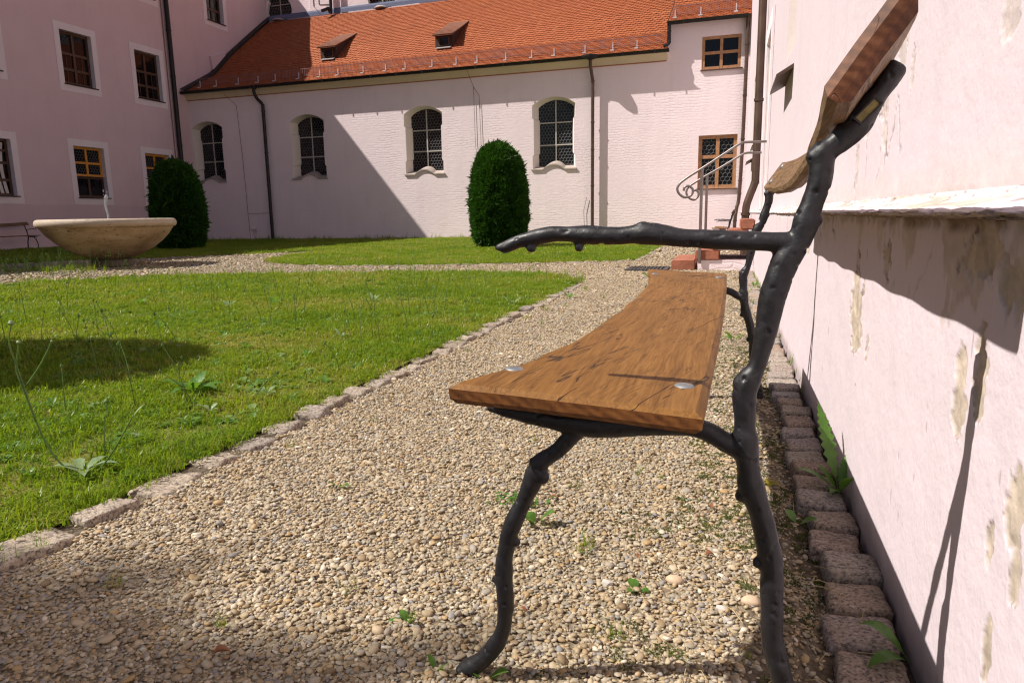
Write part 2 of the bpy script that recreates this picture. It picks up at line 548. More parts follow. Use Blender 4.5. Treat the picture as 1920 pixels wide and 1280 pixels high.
def stone_mat(name, stops, speck=120, bump=0.006):
    a = Mat(name, stops[0][1], 0.85)
    oi = a.n('ObjectInfo')
    tc = a.n('TexCoord').outputs['Object']
    v = a.n('VectorMath', {'operation': 'ADD'}, i0=tc, i1=oi.outputs['Location']).outputs[0]
    c = a.ramp(oi.outputs['Random'], stops)
    sp_ = a.noise(v, speck, 3, 0.7)
    c = a.mix(a.rampv(sp_, 0.51, 0.60, 0, 0.75), c, (0.045, 0.038, 0.036))
    c = a.mix(a.rampv(sp_, 0.44, 0.33, 0, 0.6), c, (0.58, 0.50, 0.43))
    c = a.mix(a.rampv(a.noise(v, 22, 4), 0.55, 0.8, 0, 0.5), c, (0.12, 0.10, 0.06))
    a.base(c)
    a.bump(a.math('ADD', a.noise(v, 38, 5, 0.65), a.math('MULTIPLY', sp_, 0.4)), bump)
    return a.m
M['sett'] = stone_mat('granite_sett', [(0, (0.32, 0.225, 0.155)), (0.3, (0.35, 0.30, 0.25)), (0.6, (0.31, 0.205, 0.15)), (1, (0.31, 0.285, 0.265))])
M['edging'] = stone_mat('edging_stone', [(0, (0.25, 0.195, 0.145)), (0.4, (0.37, 0.30, 0.23)), (0.7, (0.26, 0.215, 0.185)), (1, (0.43, 0.355, 0.27))], 90)

def pebble_mat():
    a = Mat('pebble', (0.4, 0.3, 0.2), 0.62)
    a.p.inputs['Specular IOR Level'].default_value = 0.35
    r_ = a.attr('rnd', 'INSTANCER')
    c = a.ramp(r_, [(0.0, (0.21, 0.145, 0.075)), (0.14, (0.33, 0.25, 0.15)), (0.32, (0.44, 0.355, 0.232)), (0.46, (0.275, 0.242, 0.19)),
                    (0.60, (0.50, 0.412, 0.29)), (0.72, (0.38, 0.25, 0.112)), (0.84, (0.24, 0.23, 0.225)), (0.93, (0.36, 0.305, 0.225)), (1.0, (0.64, 0.57, 0.45))])
    tc = a.co()
    c = a.mix(a.rampv(a.noise(tc, 2.4, 4, 0.6), 0.45, 0.8, 0, 0.35), c, (0.22, 0.16, 0.10))
    a.base(c)
    return a.m
M['pebble'] = pebble_mat()
def ground_mat():
    a = Mat('gravel_bed', (0.3, 0.23, 0.15), 0.95)
    co = a.co()
    v1 = a.n('TexVoronoi', {'feature': 'F1'}, Vector=co, Scale=70.0)
    c = a.ramp(a.n('SeparateColor', None, i0=v1.outputs['Color']).outputs[0], [(0.0, (0.20, 0.15, 0.09)), (0.3, (0.29, 0.235, 0.15)), (0.6, (0.26, 0.215, 0.145)), (1, (0.38, 0.325, 0.23))])
    edge = a.rampv(v1.outputs['Distance'], 0.35, 0.75, 0, 0.75)
    c = a.mix(edge, c, (0.10, 0.07, 0.045))
    c = a.mix(a.rampv(a.noise(co, 1.3, 5, 0.6), 0.5, 0.75, 0, 0.3), c, (0.24, 0.17, 0.11))
    c = a.mix(a.attr('soil'), c, a.ramp(a.noise(co, 40, 5, 0.7), [(0.3, (0.030, 0.022, 0.013)), (0.7, (0.115, 0.082, 0.048))]))
    a.base(c)
    a.bump(a.math('SUBTRACT', a.noise(co, 30, 3), v1.outputs['Distance']), 0.009, 0.9)
    return a.m
M['ground'] = ground_mat()
def lawn_mat():
    a = Mat('lawn_moss', (0.06, 0.08, 0.02), 0.95)
    co = a.co()
    c = a.ramp(a.noise(co, 2.2, 6, 0.65), [(0.3, (0.085, 0.115, 0.008)), (0.5, (0.155, 0.165, 0.014)), (0.72, (0.22, 0.18, 0.03))])
    c = a.mix(a.rampv(a.noise(co, 45, 4), 0.5, 0.75, 0, 0.7), c, (0.035, 0.05, 0.01))
    a.base(c)
    a.bump(a.noise(co, 60, 4, 0.7), 0.02)
    return a.m
M['lawn'] = lawn_mat()
def leaf_mat(name, stops, trans, fac=0.35, rough=0.5, inst=True, src='rnd', spec=0.35):
    a = Mat(name, stops[0][1], rough)
    a.p.inputs['Specular IOR Level'].default_value = spec
    if inst:
        r_ = a.attr(src, 'INSTANCER')
    else:
        r_ = a.attr(src)
    c = a.ramp(r_, stops)
    a.base(c)
    a.translucent(a.mix(0.6, c, trans), fac)
    return a.m
M['blade'] = leaf_mat('grass_blade', [(0.0, (0.060, 0.145, 0.006)), (0.3, (0.120, 0.225, 0.008)), (0.6, (0.18, 0.275, 0.012)), (0.85, (0.25, 0.285, 0.025)), (1, (0.36, 0.31, 0.08))], (0.38, 0.48, 0.012), 0.42, 0.4, spec=0.3)
M['weedleaf'] = leaf_mat('weed_leaf', [(0.0, (0.06, 0.15, 0.02)), (0.5, (0.12, 0.22, 0.04)), (1, (0.19, 0.28, 0.08))], (0.22, 0.38, 0.03), 0.32, 0.5, spec=0.25)
def leaf_solid(name, col, trans, fac=0.35, rough=0.42):
    a = Mat(name, col, rough)
    a.p.inputs['Specular IOR Level'].default_value = 0.45
    co = a.co()
    a.base(a.ramp(a.noise(co, 40, 3), [(0.3, tuple(x * 0.75 for x in col)), (0.7, tuple(x * 1.25 for x in col))]))
    a.bump(a.noise(co, 90, 2), 0.002)
    a.translucent((*trans, 1), fac)
    return a.m
M['leaf'] = leaf_solid('broad_leaf', (0.085, 0.19, 0.03), (0.20, 0.40, 0.03))
M['leafpale'] = leaf_solid('pale_leaf', (0.20, 0.28, 0.13), (0.25, 0.38, 0.08), 0.25)
M['leafyellow'] = leaf_solid('yellow_leaf', (0.30, 0.26, 0.03), (0.40, 0.40, 0.03))
M['stem'] = leaf_solid('green_stem', (0.11, 0.20, 0.045), (0.2, 0.3, 0.05), 0.2)
M['dryleaf'] = leaf_solid('dry_leaf', (0.26, 0.10, 0.045), (0.3, 0.12, 0.04), 0.2)
M['drygrass'] = leaf_solid('straw', (0.42, 0.33, 0.17), (0.4, 0.3, 0.1), 0.2)
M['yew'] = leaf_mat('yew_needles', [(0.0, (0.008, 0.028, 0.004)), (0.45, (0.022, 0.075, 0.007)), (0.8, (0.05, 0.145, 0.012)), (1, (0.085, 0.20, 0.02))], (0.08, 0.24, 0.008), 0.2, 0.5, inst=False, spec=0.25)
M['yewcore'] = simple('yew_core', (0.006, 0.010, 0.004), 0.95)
M['bark'] = simple('bark', (0.09, 0.06, 0.045), 0.9, bump=0.01)
M['moss'] = leaf_mat('moss', [(0, (0.05, 0.075, 0.01)), (1, (0.12, 0.14, 0.02))], (0.12, 0.16, 0.02), 0.2, 0.8)

# ------------------------------------------------------------------ ground
XW, XU = 0.335, 0.46                      # plinth face and upper face of the wall at the right
XL = -20.91                               # wall at the left
def YC(x):                                # chapel wall line
    return 23.78 - 0.02 * x
def near_grid():
    xs = np.concatenate([np.linspace(-60, -12, 12), np.linspace(-11, -2, 19)[:-1], np.linspace(-2, 0.5, 56), np.linspace(2, 60, 10)])
    ys = np.concatenate([np.linspace(-60, -1, 10), np.linspace(0, 5, 70), np.linspace(5.5, 30, 40), np.linspace(35, 90, 8)])
    X, Y = np.meshgrid(xs, ys)
    near = (np.abs(X + 0.8) < 1.6) & (Y > -0.5) & (Y < 9)
    Z = np.where(near, (fbm(X * 2.2, Y * 2.2, 5) - 0.5) * 0.03, 0) - 0.028 * sstep(0.12, 0.20, X) * (X < 1)
    return X, Y, Z
X, Y, Z = near_grid()
mb = MB().grid(np.dstack([X, Y, Z]))
gm = mb.mesh('gravel_ground', M['ground'], True)
soil = np.clip(sstep(-0.02, 0.16, X + (fbm(X * 4, Y * 4, 8) - 0.5) * 0.5), 0, 1) * (np.abs(X) < 1) * 0.85
soil = np.maximum(soil, 0.8 * (np.abs(X + 1.55) < 0.09) * (Y < 7.5))
a_ = gm.attributes.new('soil', 'FLOAT', 'POINT'); a_.data.foreach_set('value', soil.ravel().astype(np.float32))
link('gravel_ground', gm, kind='structure')
def gz(x, y):
    x = np.asarray(x, float); y = np.asarray(y, float)
    near = (np.abs(x + 0.8) < 1.6) & (y > -0.5) & (y < 9)
    return np.where(near, (fbm(x * 2.2, y * 2.2, 5) - 0.5) * 0.03, 0) - 0.028 * sstep(0.12, 0.20, x) * (x < 1)

LAWN_NEAR = [(-1.60, -3), (-1.58, 7.65), (-1.76, 8.2), (-2.3, 8.85), (-3.2, 9.05), (-4.4, 9.0), (-5.35, 8.75), (-6.7, 8.45), (-7.7, 7.95), (-8.35, 7.25), (-8.85, 6.5), (-9.5, 6.2), (-9.6, -3)]
LAWN_FAR = [(-9.4, 14.6), (-8.74, 11.99), (-8.3, 11.3), (-7.7, 10.75), (-6.8, 10.3), (-6, 10.15), (-4.6, 10.35), (-3, 10.9), (-1.46, 11.65), (-1.46, 23.2), (-4, 23.80), (-9.75, 23.92)]
LAWN_LEFT = [(-20.6, 9.9), (-13.47, 10.09), (-12.83, 11.56), (-11.94, 11.93), (-11.23, 12.69), (-10.47, 13.5), (-9.7, 15.2), (-9.76, 23.92), (-20.6, 24.1)]
LAWN_SW = [(-20.6, -3), (-11.0, -3), (-11.0, 6.4), (-12.4, 7.0), (-13.2, 8.5), (-20.6, 8.6)]
def lawn(poly):
    xs = [p[0] for p in poly]; ys = [p[1] for p in poly]
    fill_poly(poly, [], lambda u, v, w_: (u, v, 0.014), 'lawn', M['lawn'], kind='structure')
for p in (LAWN_NEAR, LAWN_FAR, LAWN_LEFT, LAWN_SW):
    lawn(p)

# ------------------------------------------------------------------ building at the right edge
right = thing('pink_building', 'sunlit pink plastered building with a peeling plinth, right behind the wooden bench', 'building', (XW, 4, 0))
def geom(a, b, n):
    return a * (b / a) ** np.linspace(0, 1, n)
def wear_mask(Yg, Zg, spots, k, seed):
    d = np.full(Yg.shape, 9.0)
    nz = (fbm(Yg * k, Zg * k, seed, 5) - 0.5) * 1.5
    fine = (fbm(Yg * k * 4, Zg * k * 4, seed + 9, 4) - 0.5) * 1.1
    for y0, z0, ry, rz, lean in spots:
        dy = Yg - y0 - (Zg - z0) * lean
        d = np.minimum(d, np.sqrt((dy / ry) ** 2 + ((Zg - z0) / rz) ** 2))
    return d + nz + fine
def worn_wall(name, ys, zs, x0, spots, extra=None, seed=1, k=14):
    Yg, Zg = np.meshgrid(ys, zs)
    d = wear_mask(Yg, Zg, spots, k, seed)
    wear = 1 - sstep(0.975, 1.01, d)
    rim = np.exp(-((d - 1.05) / 0.06) ** 2) * sstep(0.45, 0.7, fbm(Yg * 30, Zg * 30, seed + 3, 2))
    fade = np.clip((4 - Yg) / 2, 0.2, 1)
    out = (fbm(Yg * 4, Zg * 4, seed + 20, 4) - 0.5) * 0.006 + (fbm(Yg * 55, Zg * 55, seed + 30, 3) - 0.5) * 0.0009
    out = out - wear * 0.0035 + rim * 0.0012 * fade - wear * (fbm(Yg * 60, Zg * 60, seed + 7, 3) - 0.5) * 0.004
    stain_shade = np.exp(-((d - 1.0) / 0.035) ** 2) * sstep(0.45, 0.62, fbm(Yg * 22, Zg * 22, seed + 5, 3)) * 0.8  # dark ring painted round peeled patches: their shaded edges and crack lines
    if extra:
        wear, stain_shade, out = extra(Yg, Zg, wear, stain_shade, out)
    edge = np.minimum(np.minimum(sstep(0, 0.012, Zg - zs[0]), sstep(0, 0.012, zs[-1] - Zg)), 1)
    P = np.dstack([x0 - out * edge, Yg, Zg])
    b = MB().grid(P)
    me = b.mesh(name, M['right'], 'all', True)
    for nm, arr in (('wear', wear), ('stain_shade', stain_shade)):
        a = me.attributes.new(nm, 'FLOAT', 'POINT'); a.data.foreach_set('value', arr.ravel().astype(np.float32))
    return link(name, me, right)
ys_near = np.concatenate([[-6, -2, 0.0, 0.4], geom(0.7, 5.5, 620)])
PL_SPOTS = [(2.03, 0.50, 0.075, 0.13, 0.1), (1.70, 0.66, 0.04, 0.05, 0.1), (1.10, 0.70, 0.11, 0.04, 0), (0.99, 0.665, 0.05, 0.035, 0), (1.145, 0.49, 0.026, 0.06, 0.1), (1.07, 0.53, 0.026, 0.075, 0.05),
            (0.974, 0.335, 0.014, 0.035, -0.1), (0.915, 0.39, 0.022, 0.06, 0), (0.895, 0.33, 0.02, 0.05, 0), (0.95, 0.206, 0.014, 0.035, 0), (1.86, 0.43, 0.012, 0.035, 0), (3.3, 0.6, 0.05, 0.03, 0)]
def plinth_extra(Yg, Zg, wear, stain_shade, out):
    top = sstep(0.52, 0.752, Zg)
    streak = fbm(Yg * 15, Zg * 6.0, 41, 5)
    thr = sstep(0.79 - 0.36 * top, 0.84 - 0.36 * top, streak + 0.12 * (fbm(Yg * 5, Zg * 4, 17) - 0.5) * 2)
    near = np.clip(1.6 - Yg * 0.4, 0.35, 1.0)
    wear = np.maximum(wear, thr * 0.62 * sstep(0.50, 0.62, Zg) * near)
    lip = sstep(0.722, 0.748, Zg + 0.02 * (fbm(Yg * 30, Zg * 8, 77) - 0.5) * 2)
    stain_shade = np.maximum(stain_shade, lip * near * (0.25 + 0.6 * sstep(0.4, 0.6, fbm(Yg * 9, Zg * 9, 55))))
    crack = np.abs(fbm(Yg * 8, Zg * 2.5, 66, 4) - 0.5)
    cl = (1 - sstep(0.004, 0.012, crack)) * sstep(0.55, 0.7, Zg) * sstep(0.5, 0.62, fbm(Yg * 3, Zg * 3, 81))
    stain_shade = np.maximum(stain_shade, cl * 0.8)
    out = out - cl * 0.004 - lip * 0.006
    # damp and dirt splashed along the foot of the wall
    foot = (1 - sstep(0.01, 0.07, Zg + 0.05 * (fbm(Yg * 12, Zg * 12, 90) - 0.5)))
    stain_shade = np.maximum(stain_shade, foot * 0.45)
    # vertical paint chips
    chips = sstep(0.80, 0.86, fbm(Yg * 60, Zg * 14, 33, 3)) * sstep(0.5, 0.6, fbm(Yg * 4, Zg * 3, 34))
    stain_shade = np.maximum(stain_shade, chips * 0.75)
    out = out - chips * 0.002
    return wear, stain_shade, out
worn_wall('plinth', ys_near, np.linspace(-0.06, 0.745, 170), XW, PL_SPOTS, plinth_extra, seed=2)
UP_SPOTS = [(3.20, 1.16, 0.05, 0.10, 0), (2.55, 1.08, 0.07, 0.045, 0), (2.88, 1.06, 0.09, 0.06, 0.3), (2.36, 1.19, 0.035, 0.06, 0.2), (3.0, 0.92, 0.035, 0.10, 0), (2.22, 1.13, 0.02, 0.05, 0), (1.50, 1.10, 0.05, 0.05, 0), (2.3, 1.3, 0.02, 0.06, 0), (2.52, 0.99, 0.03, 0.04, 0)]
def upper_extra(Yg, Zg, wear, stain_shade, out):
    zone = sstep(0.40, 0.62, 1 - np.sqrt(((Yg - 2.7) / 1.1) ** 2 + ((Zg - 1.08) / 0.42) ** 2))
    crack = np.abs(fbm(Yg * 5.5, Zg * 3.5, 66, 4) - 0.5)
    cl = (1 - sstep(0.005, 0.014, crack)) * zone
    stain_shade = np.maximum(stain_shade, cl * 0.9)
    wear = wear * 0.5
    out = out - cl * 0.005
    foot = (1 - sstep(0.80, 0.90, Zg + 0.08 * (fbm(Yg * 6, Zg * 10, 91) - 0.5)))
    wear = np.maximum(wear, foot * 0.3)
    return wear, stain_shade, out
zs_up = np.concatenate([np.linspace(0.795, 1.6, 150), np.linspace(1.65, 9.0, 24)])
worn_wall('wall', ys_near, zs_up, XU, UP_SPOTS, upper_extra, seed=12, k=10)
# sloping rendered ledge on top of the plinth
ysl = np.concatenate([[-6, -2, 0, 0.4], geom(0.7, 24.0, 420)])
prof = np.array(spline([(XW, 0.745), (XW - 0.006, 0.7465), (XW - 0.010, 0.7515), (XW - 0.006, 0.756), (XW + 0.02, 0.761), (XW + 0.06, 0.768), (XU - 0.012, 0.781), (XU, 0.797)], 4))
nk = len(prof)
KK, YY = np.meshgrid(np.arange(nk), ysl, indexing='ij')
endk = np.minimum(1, np.minimum(KK, nk - 1 - KK) / 2.0)
rough_ = (fbm(YY * 16, KK * 0.35, 21, 5) - 0.5)
chipd = sstep(0.60, 0.70, fbm(YY * 9, KK * 0.30, 25, 5))
crk = (1 - sstep(0.005, 0.02, np.abs(fbm(YY * 6 + KK * 0.12, KK * 0.12, 26, 4) - 0.5)))
P = np.zeros((nk, len(ysl), 3))
P[:, :, 0] = prof[:, 0][:, None] + (rough_ * 0.012 + chipd * 0.005) * endk * (KK < nk * 0.6)
P[:, :, 1] = YY
P[:, :, 2] = prof[:, 1][:, None] + ((fbm(YY * 22, KK * 0.5, 22, 5) - 0.5) * 0.007 - chipd * 0.003 - crk * 0.002) * endk
b = MB().grid(P)
me = b.mesh('ledge', M['right'], 'all', True)
st = np.clip(crk * 0.7 + chipd * 0.25 + (KK < 7) * (0.3 + 0.5 * fbm(YY * 12, KK * 0.5, 27, 4)), 0, 0.9)
wr = np.clip(0.10 + 0.75 * sstep(0.45, 0.65, fbm(YY * 5, KK * 0.25, 24, 5)), 0, 1)
for nm, arr in (('wear', wr), ('stain_shade', st)):
    a = me.attributes.new(nm, 'FLOAT', 'POINT'); a.data.foreach_set('value', arr.ravel().astype(np.float32))
link('ledge', me, right)
# the rest of that wall, with its window and door openings
frR = lambda u, v, w_: (XU - w_, u, v)
RW = [(6.35, 7.2, 2.09, 3.7), (12.7, 13.6, 2.09, 3.7), (16.7, 17.6, 2.09, 3.7)]
DOOR = (9.86, 11.0, 0.80, 3.05)
rect = lambda a, b_, c, d: [(a, c), (b_, c), (b_, d), (a, d)]
fill_poly([(5.5, 0.795), (YC(XU), 0.795), (YC(XU), 9.0), (5.5, 9.0)], [rect(*q) for q in RW] + [rect(*DOOR)], frR, 'wall', M['right'], right)
MB().box(XW, XW + 0.12, 5.5, YC(XW), -0.06, 0.745).obj('plinth', M['right'], right)
def reveal_mesh(fr, q, d):
    u0, u1, v0, v1 = q
    b = MB()
    for (a, c) in (((u0, v0), (u1, v0)), ((u1, v0), (u1, v1)), ((u1, v1), (u0, v1)), ((u0, v1), (u0, v0))):
        b.add([fr(*a, 0), fr(*c, 0), fr(*c, -d), fr(*a, -d)], [(0, 1, 2, 3)])
    return b
for q in RW:
    u0, u1, v0, v1 = q
    wo = reveal_mesh(frR, q, 0.32).obj('window', M['reveal'], right)
    MB().box(u0, u1, v0, v1, -0.33, -0.30, frR).obj('pane', M['glass'], wo)
    b = MB()
    for a in (u0 + 0.03, (u0 + u1) / 2, u1 - 0.03):
        b.box(a - 0.03, a + 0.03, v0, v1, -0.30, -0.26, frR)
    b.box(u0 + 0.06, u1 - 0.06, v0 + 0.9, v0 + 0.96, -0.298, -0.262, frR)
    b.obj('frame', M['brownwood'], wo)
    # sheet-metal sill sloping outwards
    pr = [(-0.30, v0 + 0.02), (0.13, v0 - 0.235), (0.13, v0 - 0.26), (-0.30, v0 - 0.03)]
    MB().add([frR(u, z, x) for u in (u0 - 0.03, u1 + 0.03) for x, z in pr], [(0, 1, 2, 3), (7, 6, 5, 4)] + [(i, i + 4, (i + 1) % 4 + 4, (i + 1) % 4) for i in range(4)]).obj('sill', M['copper'], wo)
d_ = reveal_mesh(frR, DOOR, 0.25).obj('door_opening', M['reveal'], right)
b = MB().box(DOOR[0], DOOR[1], DOOR[2], DOOR[3], -0.25, -0.20, frR)
for k in range(2):
    for h_ in (0.95, 1.95):
        b.box(DOOR[0] + 0.1 + k * 0.52, DOOR[0] + 0.52 + k * 0.52, h_, h_ + 0.8, -0.2, -0.18, frR)
b.obj('door', M['brownwood'], d_)
b = MB()
for bx in ((DOOR[0] - 0.2, DOOR[0] - 0.01, DOOR[2], DOOR[3] + 0.2), (DOOR[1] + 0.01, DOOR[1] + 0.2, DOOR[2], DOOR[3] + 0.2), (DOOR[0] - 0.01, DOOR[1] + 0.01, DOOR[3] + 0.01, DOOR[3] + 0.2)):
    b.box(*bx, 0.003, 0.03, frR)
b.obj('door_surround', M['surround'], d_)
MB().add([(XU - 0.5, -6, 8.9), (XU - 0.5, YC(0), 8.9), (XU + 5, YC(0), 13.5), (XU + 5, -6, 13.5), (XU - 0.5, -6, 9.05), (XU - 0.5, YC(0), 9.05), (XU + 5, YC(0), 13.65), (XU + 5, -6, 13.65)],
         [(3, 2, 1, 0), (4, 5, 6, 7), (0, 1, 5, 4), (2, 3, 7, 6), (1, 2, 6, 5), (3, 0, 4, 7)]).obj('roof', M['tile'], right)
MB().box(XU + 0.12, XU + 5, -6, YC(0), -0.06, 8.95).obj('rear_block', M['right'], right)
# downpipes on it
def pipe(parent, pts, r_, mat, nbr, wall_n=(0, 1, 0), name='downpipe', joint=True):
    P_ = spline(pts, 6) if len(pts) > 2 else pts
    o = MB().tube(P_, r_, 12).obj(name, mat, parent, smooth=True)
    top, bot = Vector(pts[0]), Vector(pts[-1])
    for k in range(nbr):
        t = (k + 0.6) / nbr
        i = min(range(len(P_)), key=lambda i: abs(P_[i][2] - (top.z + (bot.z - top.z) * t)))
        z = top.z + (bot.z - top.z) * t
        c = Vector((P_[i][0], P_[i][1], z)) if len(pts) == 2 else Vector(P_[i])
        MB().tube([c + Vector((0, 0, -0.02)), c + Vector((0, 0, 0.02))], r_ * 1.22, 12).obj('bracket', mat, o, smooth=True)
    return o
pipe(right, [(0.375, 11.65, 9.0), (0.375, 11.65, 4), (0.375, 11.65, 1.45), (0.37, 11.65, 1.22), (0.30, 11.65, 1.0), (0.255, 11.65, 0.82), (0.25, 11.65, 0.5), (0.25, 11.65, 0)], 0.058, M['copper'], 5)
# ------------------------------------------------------------------ chapel at the back
chapel = thing('chapel', 'long white chapel with a red tiled roof and arched leaded windows across the back', 'church', (-10, 24, 0))
_ux = Vector((1, -0.02, 0)).normalized(); _nx = Vector((-0.02, -1, 0)).normalized()
_O = Vector((0, 23.78, 0))
def frC(u, v, w_):
    p = _O + _ux * u + _nx * w_
    return (p.x, p.y, v)
def arch_outline(w_, h, bump=True):
    a = w_ / 2
    sx, sy = w_ / 1.57, h / 2.5
    L = [(-0.785, 0), (-0.785, 0.46), (-0.735, 0.50), (-0.735, 1.75), (-0.785, 1.79), (-0.785, 2.235)]
    arc = []
    ch, rise = 0.785, 0.265
    rr = (ch * ch + rise * rise) / (2 * rise)
    th = math.asin(ch / rr)
    for k in range(1, 14):
        t = -th + 2 * th * k / 14
        arc.append((rr * math.sin(t), 2.235 + rise - rr + rr * math.cos(t)))
    Rr = [(-u, v) for u, v in L[::-1]]
    bt = [(0.37 * q, 0.17 * max(0.0, math.cos(q * math.pi / 2)) ** 0.75) for q in (1, 0.92, 0.8, 0.6, 0.4, 0.2, 0, -0.2, -0.4, -0.6, -0.8, -0.92, -1)]
    return [(u * sx, v * sy) for u, v in L + arc + Rr + bt]
def hex_lattice(poly, fr, size, bar, w0, th=0.012):
    """leaded hexagonal cames clipped to an outline"""
    P_ = np.array(poly)
    u0, v0 = P_.min(0); u1, v1 = P_.max(0)
    s = size / math.sqrt(3)
    b = MB()
    rows = int((v1 - v0) / (1.5 * s)) + 2
    cols = int((u1 - u0) / size) + 2
    for r_ in range(-1, rows):
        for c in range(-1, cols):
            cx = u0 + c * size + (r_ % 2) * size / 2; cy = v0 + r_ * 1.5 * s
            for k in (0, 1, 2):
                a0, a1 = R(30 + 60 * k), R(90 + 60 * k)
                p0 = np.array([cx + s * math.cos(a0), cy + s * math.sin(a0)]); p1 = np.array([cx + s * math.cos(a1), cy + s * math.sin(a1)])
                if not in_poly(np.array([(p0 + p1) / 2, p0 * 0.9 + p1 * 0.1, p1 * 0.9 + p0 * 0.1]), poly).all():
                    continue
                d = (p1 - p0) / np.linalg.norm(p1 - p0); q = np.array([-d[1], d[0]]) * bar / 2
                A, B, C_, D = p0 + q, p0 - q, p1 - q, p1 + q
                b.add([fr(*A, w0), fr(*B, w0), fr(*C_, w0), fr(*D, w0), fr(*p0, w0 + th), fr(*p1, w0 + th)], [(0, 4, 5, 3), (1, 2, 5, 4)])
    return b
holes = []
def chapel_window(uc, v0, w_=1.5, h=2.35, depth=0.36):
    out = [(uc + u, v0 + v) for u, v in arch_outline(w_, h)]
    inn = [(uc + u * 0.82, v0 + 0.11 + v * 0.925) for u, v in arch_outline(w_, h)]
    holes.append(out)
    n = len(out)
    wo = MB().add([frC(*p, 0) for p in out] + [frC(*p, -depth) for p in inn], [(i, (i + 1) % n, (i + 1) % n + n, i + n) for i in range(n)]).obj('window', M['reveal'], chapel, smooth=25)
    MB().prism(inn, frC, -depth - 0.02, -depth + 0.012).obj('pane', M['glass'], wo)
    hex_lattice(inn, frC, 0.115, 0.015, -depth + 0.014, 0.006).obj('lead_lattice', M['lead'], wo, fix=False, kind='stuff')
    vb, vt = v0 + 0.11, v0 + 0.11 + h * 0.925
    b = MB().box(uc - 0.02, uc + 0.02, vb + 0.13, vt - 0.02, -depth + 0.02, -depth + 0.05, frC)
    for f in (0.32, 0.66):
        for sgn in (-1, 1):
            b.box(uc + sgn * 0.32 - 0.3, uc + sgn * 0.32 + 0.30 - 0.0, vb + (vt - vb) * f - 0.02, vb + (vt - vb) * f + 0.02, -depth + 0.022, -depth + 0.048, frC)
    b.obj('glazing_bar', M['bar'], wo)
    # sill: sloping slab with the raised bow in the middle
    us = np.linspace(-w_ / 2 * 1.06, w_ / 2 * 1.06, 61)
    bow = lambda u: 0.165 * max(0.0, math.cos(min(1, abs(u) / 0.365) * math.pi / 2)) ** 0.75
    rows = []
    for (wd, dz) in ((-depth + 0.05, 0.115), (0.045, -0.005), (0.045, -0.05), (-0.02, -0.055)):
        row = []
        for u in us:
            k = 0.86 if wd < -0.2 else 1
            row.append(frC(uc + u * k, v0 + dz + bow(u * 0.97), wd))
        rows.append(row)
    MB().grid(np.array(rows)).obj('sill', M['sillstone'], wo, smooth=50)
    return wo
for uc in (-5.77, -10.61, -15.45, -20.10):
    chapel_window(uc, 2.34)
wing_win = [(-0.975, 0.193, 5.158, 6.14), (-1.0, 0.18, 1.53, 3.18)]
niche = (-18.38, -18.08, 0.05, 0.42)
holes += [rect(*q) for q in wing_win] + [rect(*niche)]
WALL_TOP = 5.56
fill_poly([(XL, -0.05), (0.46, -0.05), (0.46, 6.73), (-2.02, 6.73), (-2.02, WALL_TOP), (XL, WALL_TOP)], holes, frC, 'wall', M['chapel'], chapel)
nb = reveal_mesh(frC, niche, 0.2); nb.box(niche[0], niche[1], niche[2], niche[3], -0.22, -0.2, frC); nb.obj('wall_niche', M['chapel'], chapel)

def rect_window(parent, fr, q, depth, fmat, cols, rows, fw=0.05, lattice=None, sill=None, rmat=None, split=None, curtain=False, latt_rows=None, fmat2=None):
    """framed casement: window > frame, pane, muntin, sill"""
    u0, u1, v0, v1 = q
    wo = reveal_mesh(fr, q, depth).obj('window', rmat or M['reveal'], parent)
    ub = [u0] + [u0 + (u1 - u0) * c for c in cols] + [u1]
    vb = [v0] + [v0 + (v1 - v0) * c for c in rows] + [v1]
    w0 = -depth
    groups = {}
    for i in range(len(ub)):
        groups.setdefault('a', MB()).box(ub[i] - (fw / 2 if 0 < i < len(ub) - 1 else (0 if i == 0 else fw)), ub[i] + (fw / 2 if 0 < i < len(ub) - 1 else (fw if i == 0 else 0)), v0, v1, w0, w0 + 0.055, fr)
    for j in range(len(vb)):
        last, first = j == len(vb) - 1, j == 0
        lo = vb[j] - (fw if last else (0 if first else fw / 2)); hi = vb[j] + (0 if last else (fw if first else fw / 2))
        for i in range(len(ub) - 1):
            groups['a'].box(ub[i] + fw * 0.6, ub[i + 1] - fw * 0.6, lo, hi, w0 + 0.003, w0 + 0.051, fr)
    groups['a'].obj('frame', fmat, wo)
    for i in range(len(ub) - 1):
        for j in range(len(vb) - 1):
            pa = MB().box(ub[i] + fw * 0.4, ub[i + 1] - fw * 0.4, vb[j] + fw * 0.4, vb[j + 1] - fw * 0.4, w0 + 0.008, w0 + 0.02, fr).obj('pane', M['glass'], wo)
    if lattice:
        lb = MB()
        for i in range(len(ub) - 1):
            for j in range(len(vb) - 1):
                if latt_rows is None or j in latt_rows:
                    pl = rect(ub[i] + fw * 0.5, ub[i + 1] - fw * 0.5, vb[j] + fw * 0.5, vb[j + 1] - fw * 0.5)
                    h_ = hex_lattice(pl, fr, lattice, 0.014, w0 + 0.021, 0.006)
                    lb.add(h_.v, h_.f)
        lb.obj('lead_lattice', M['lead'], wo, fix=False, kind='stuff')
    if sill:
        MB().box(u0 - 0.03, u1 + 0.06, v0 - 0.035, v0 - 0.003, -depth * 0.5, 0.06, fr).obj('sill', sill, wo)
    return wo
rect_window(chapel, frC, wing_win[0], 0.07, M['lightwood'], [0.5], [0.5], 0.09, sill=M['brownwood'])
rect_window(chapel, frC, wing_win[1], 0.12, M['lightwood'], [0.5], [0.60], 0.11, lattice=0.135, sill=M['brownwood'])

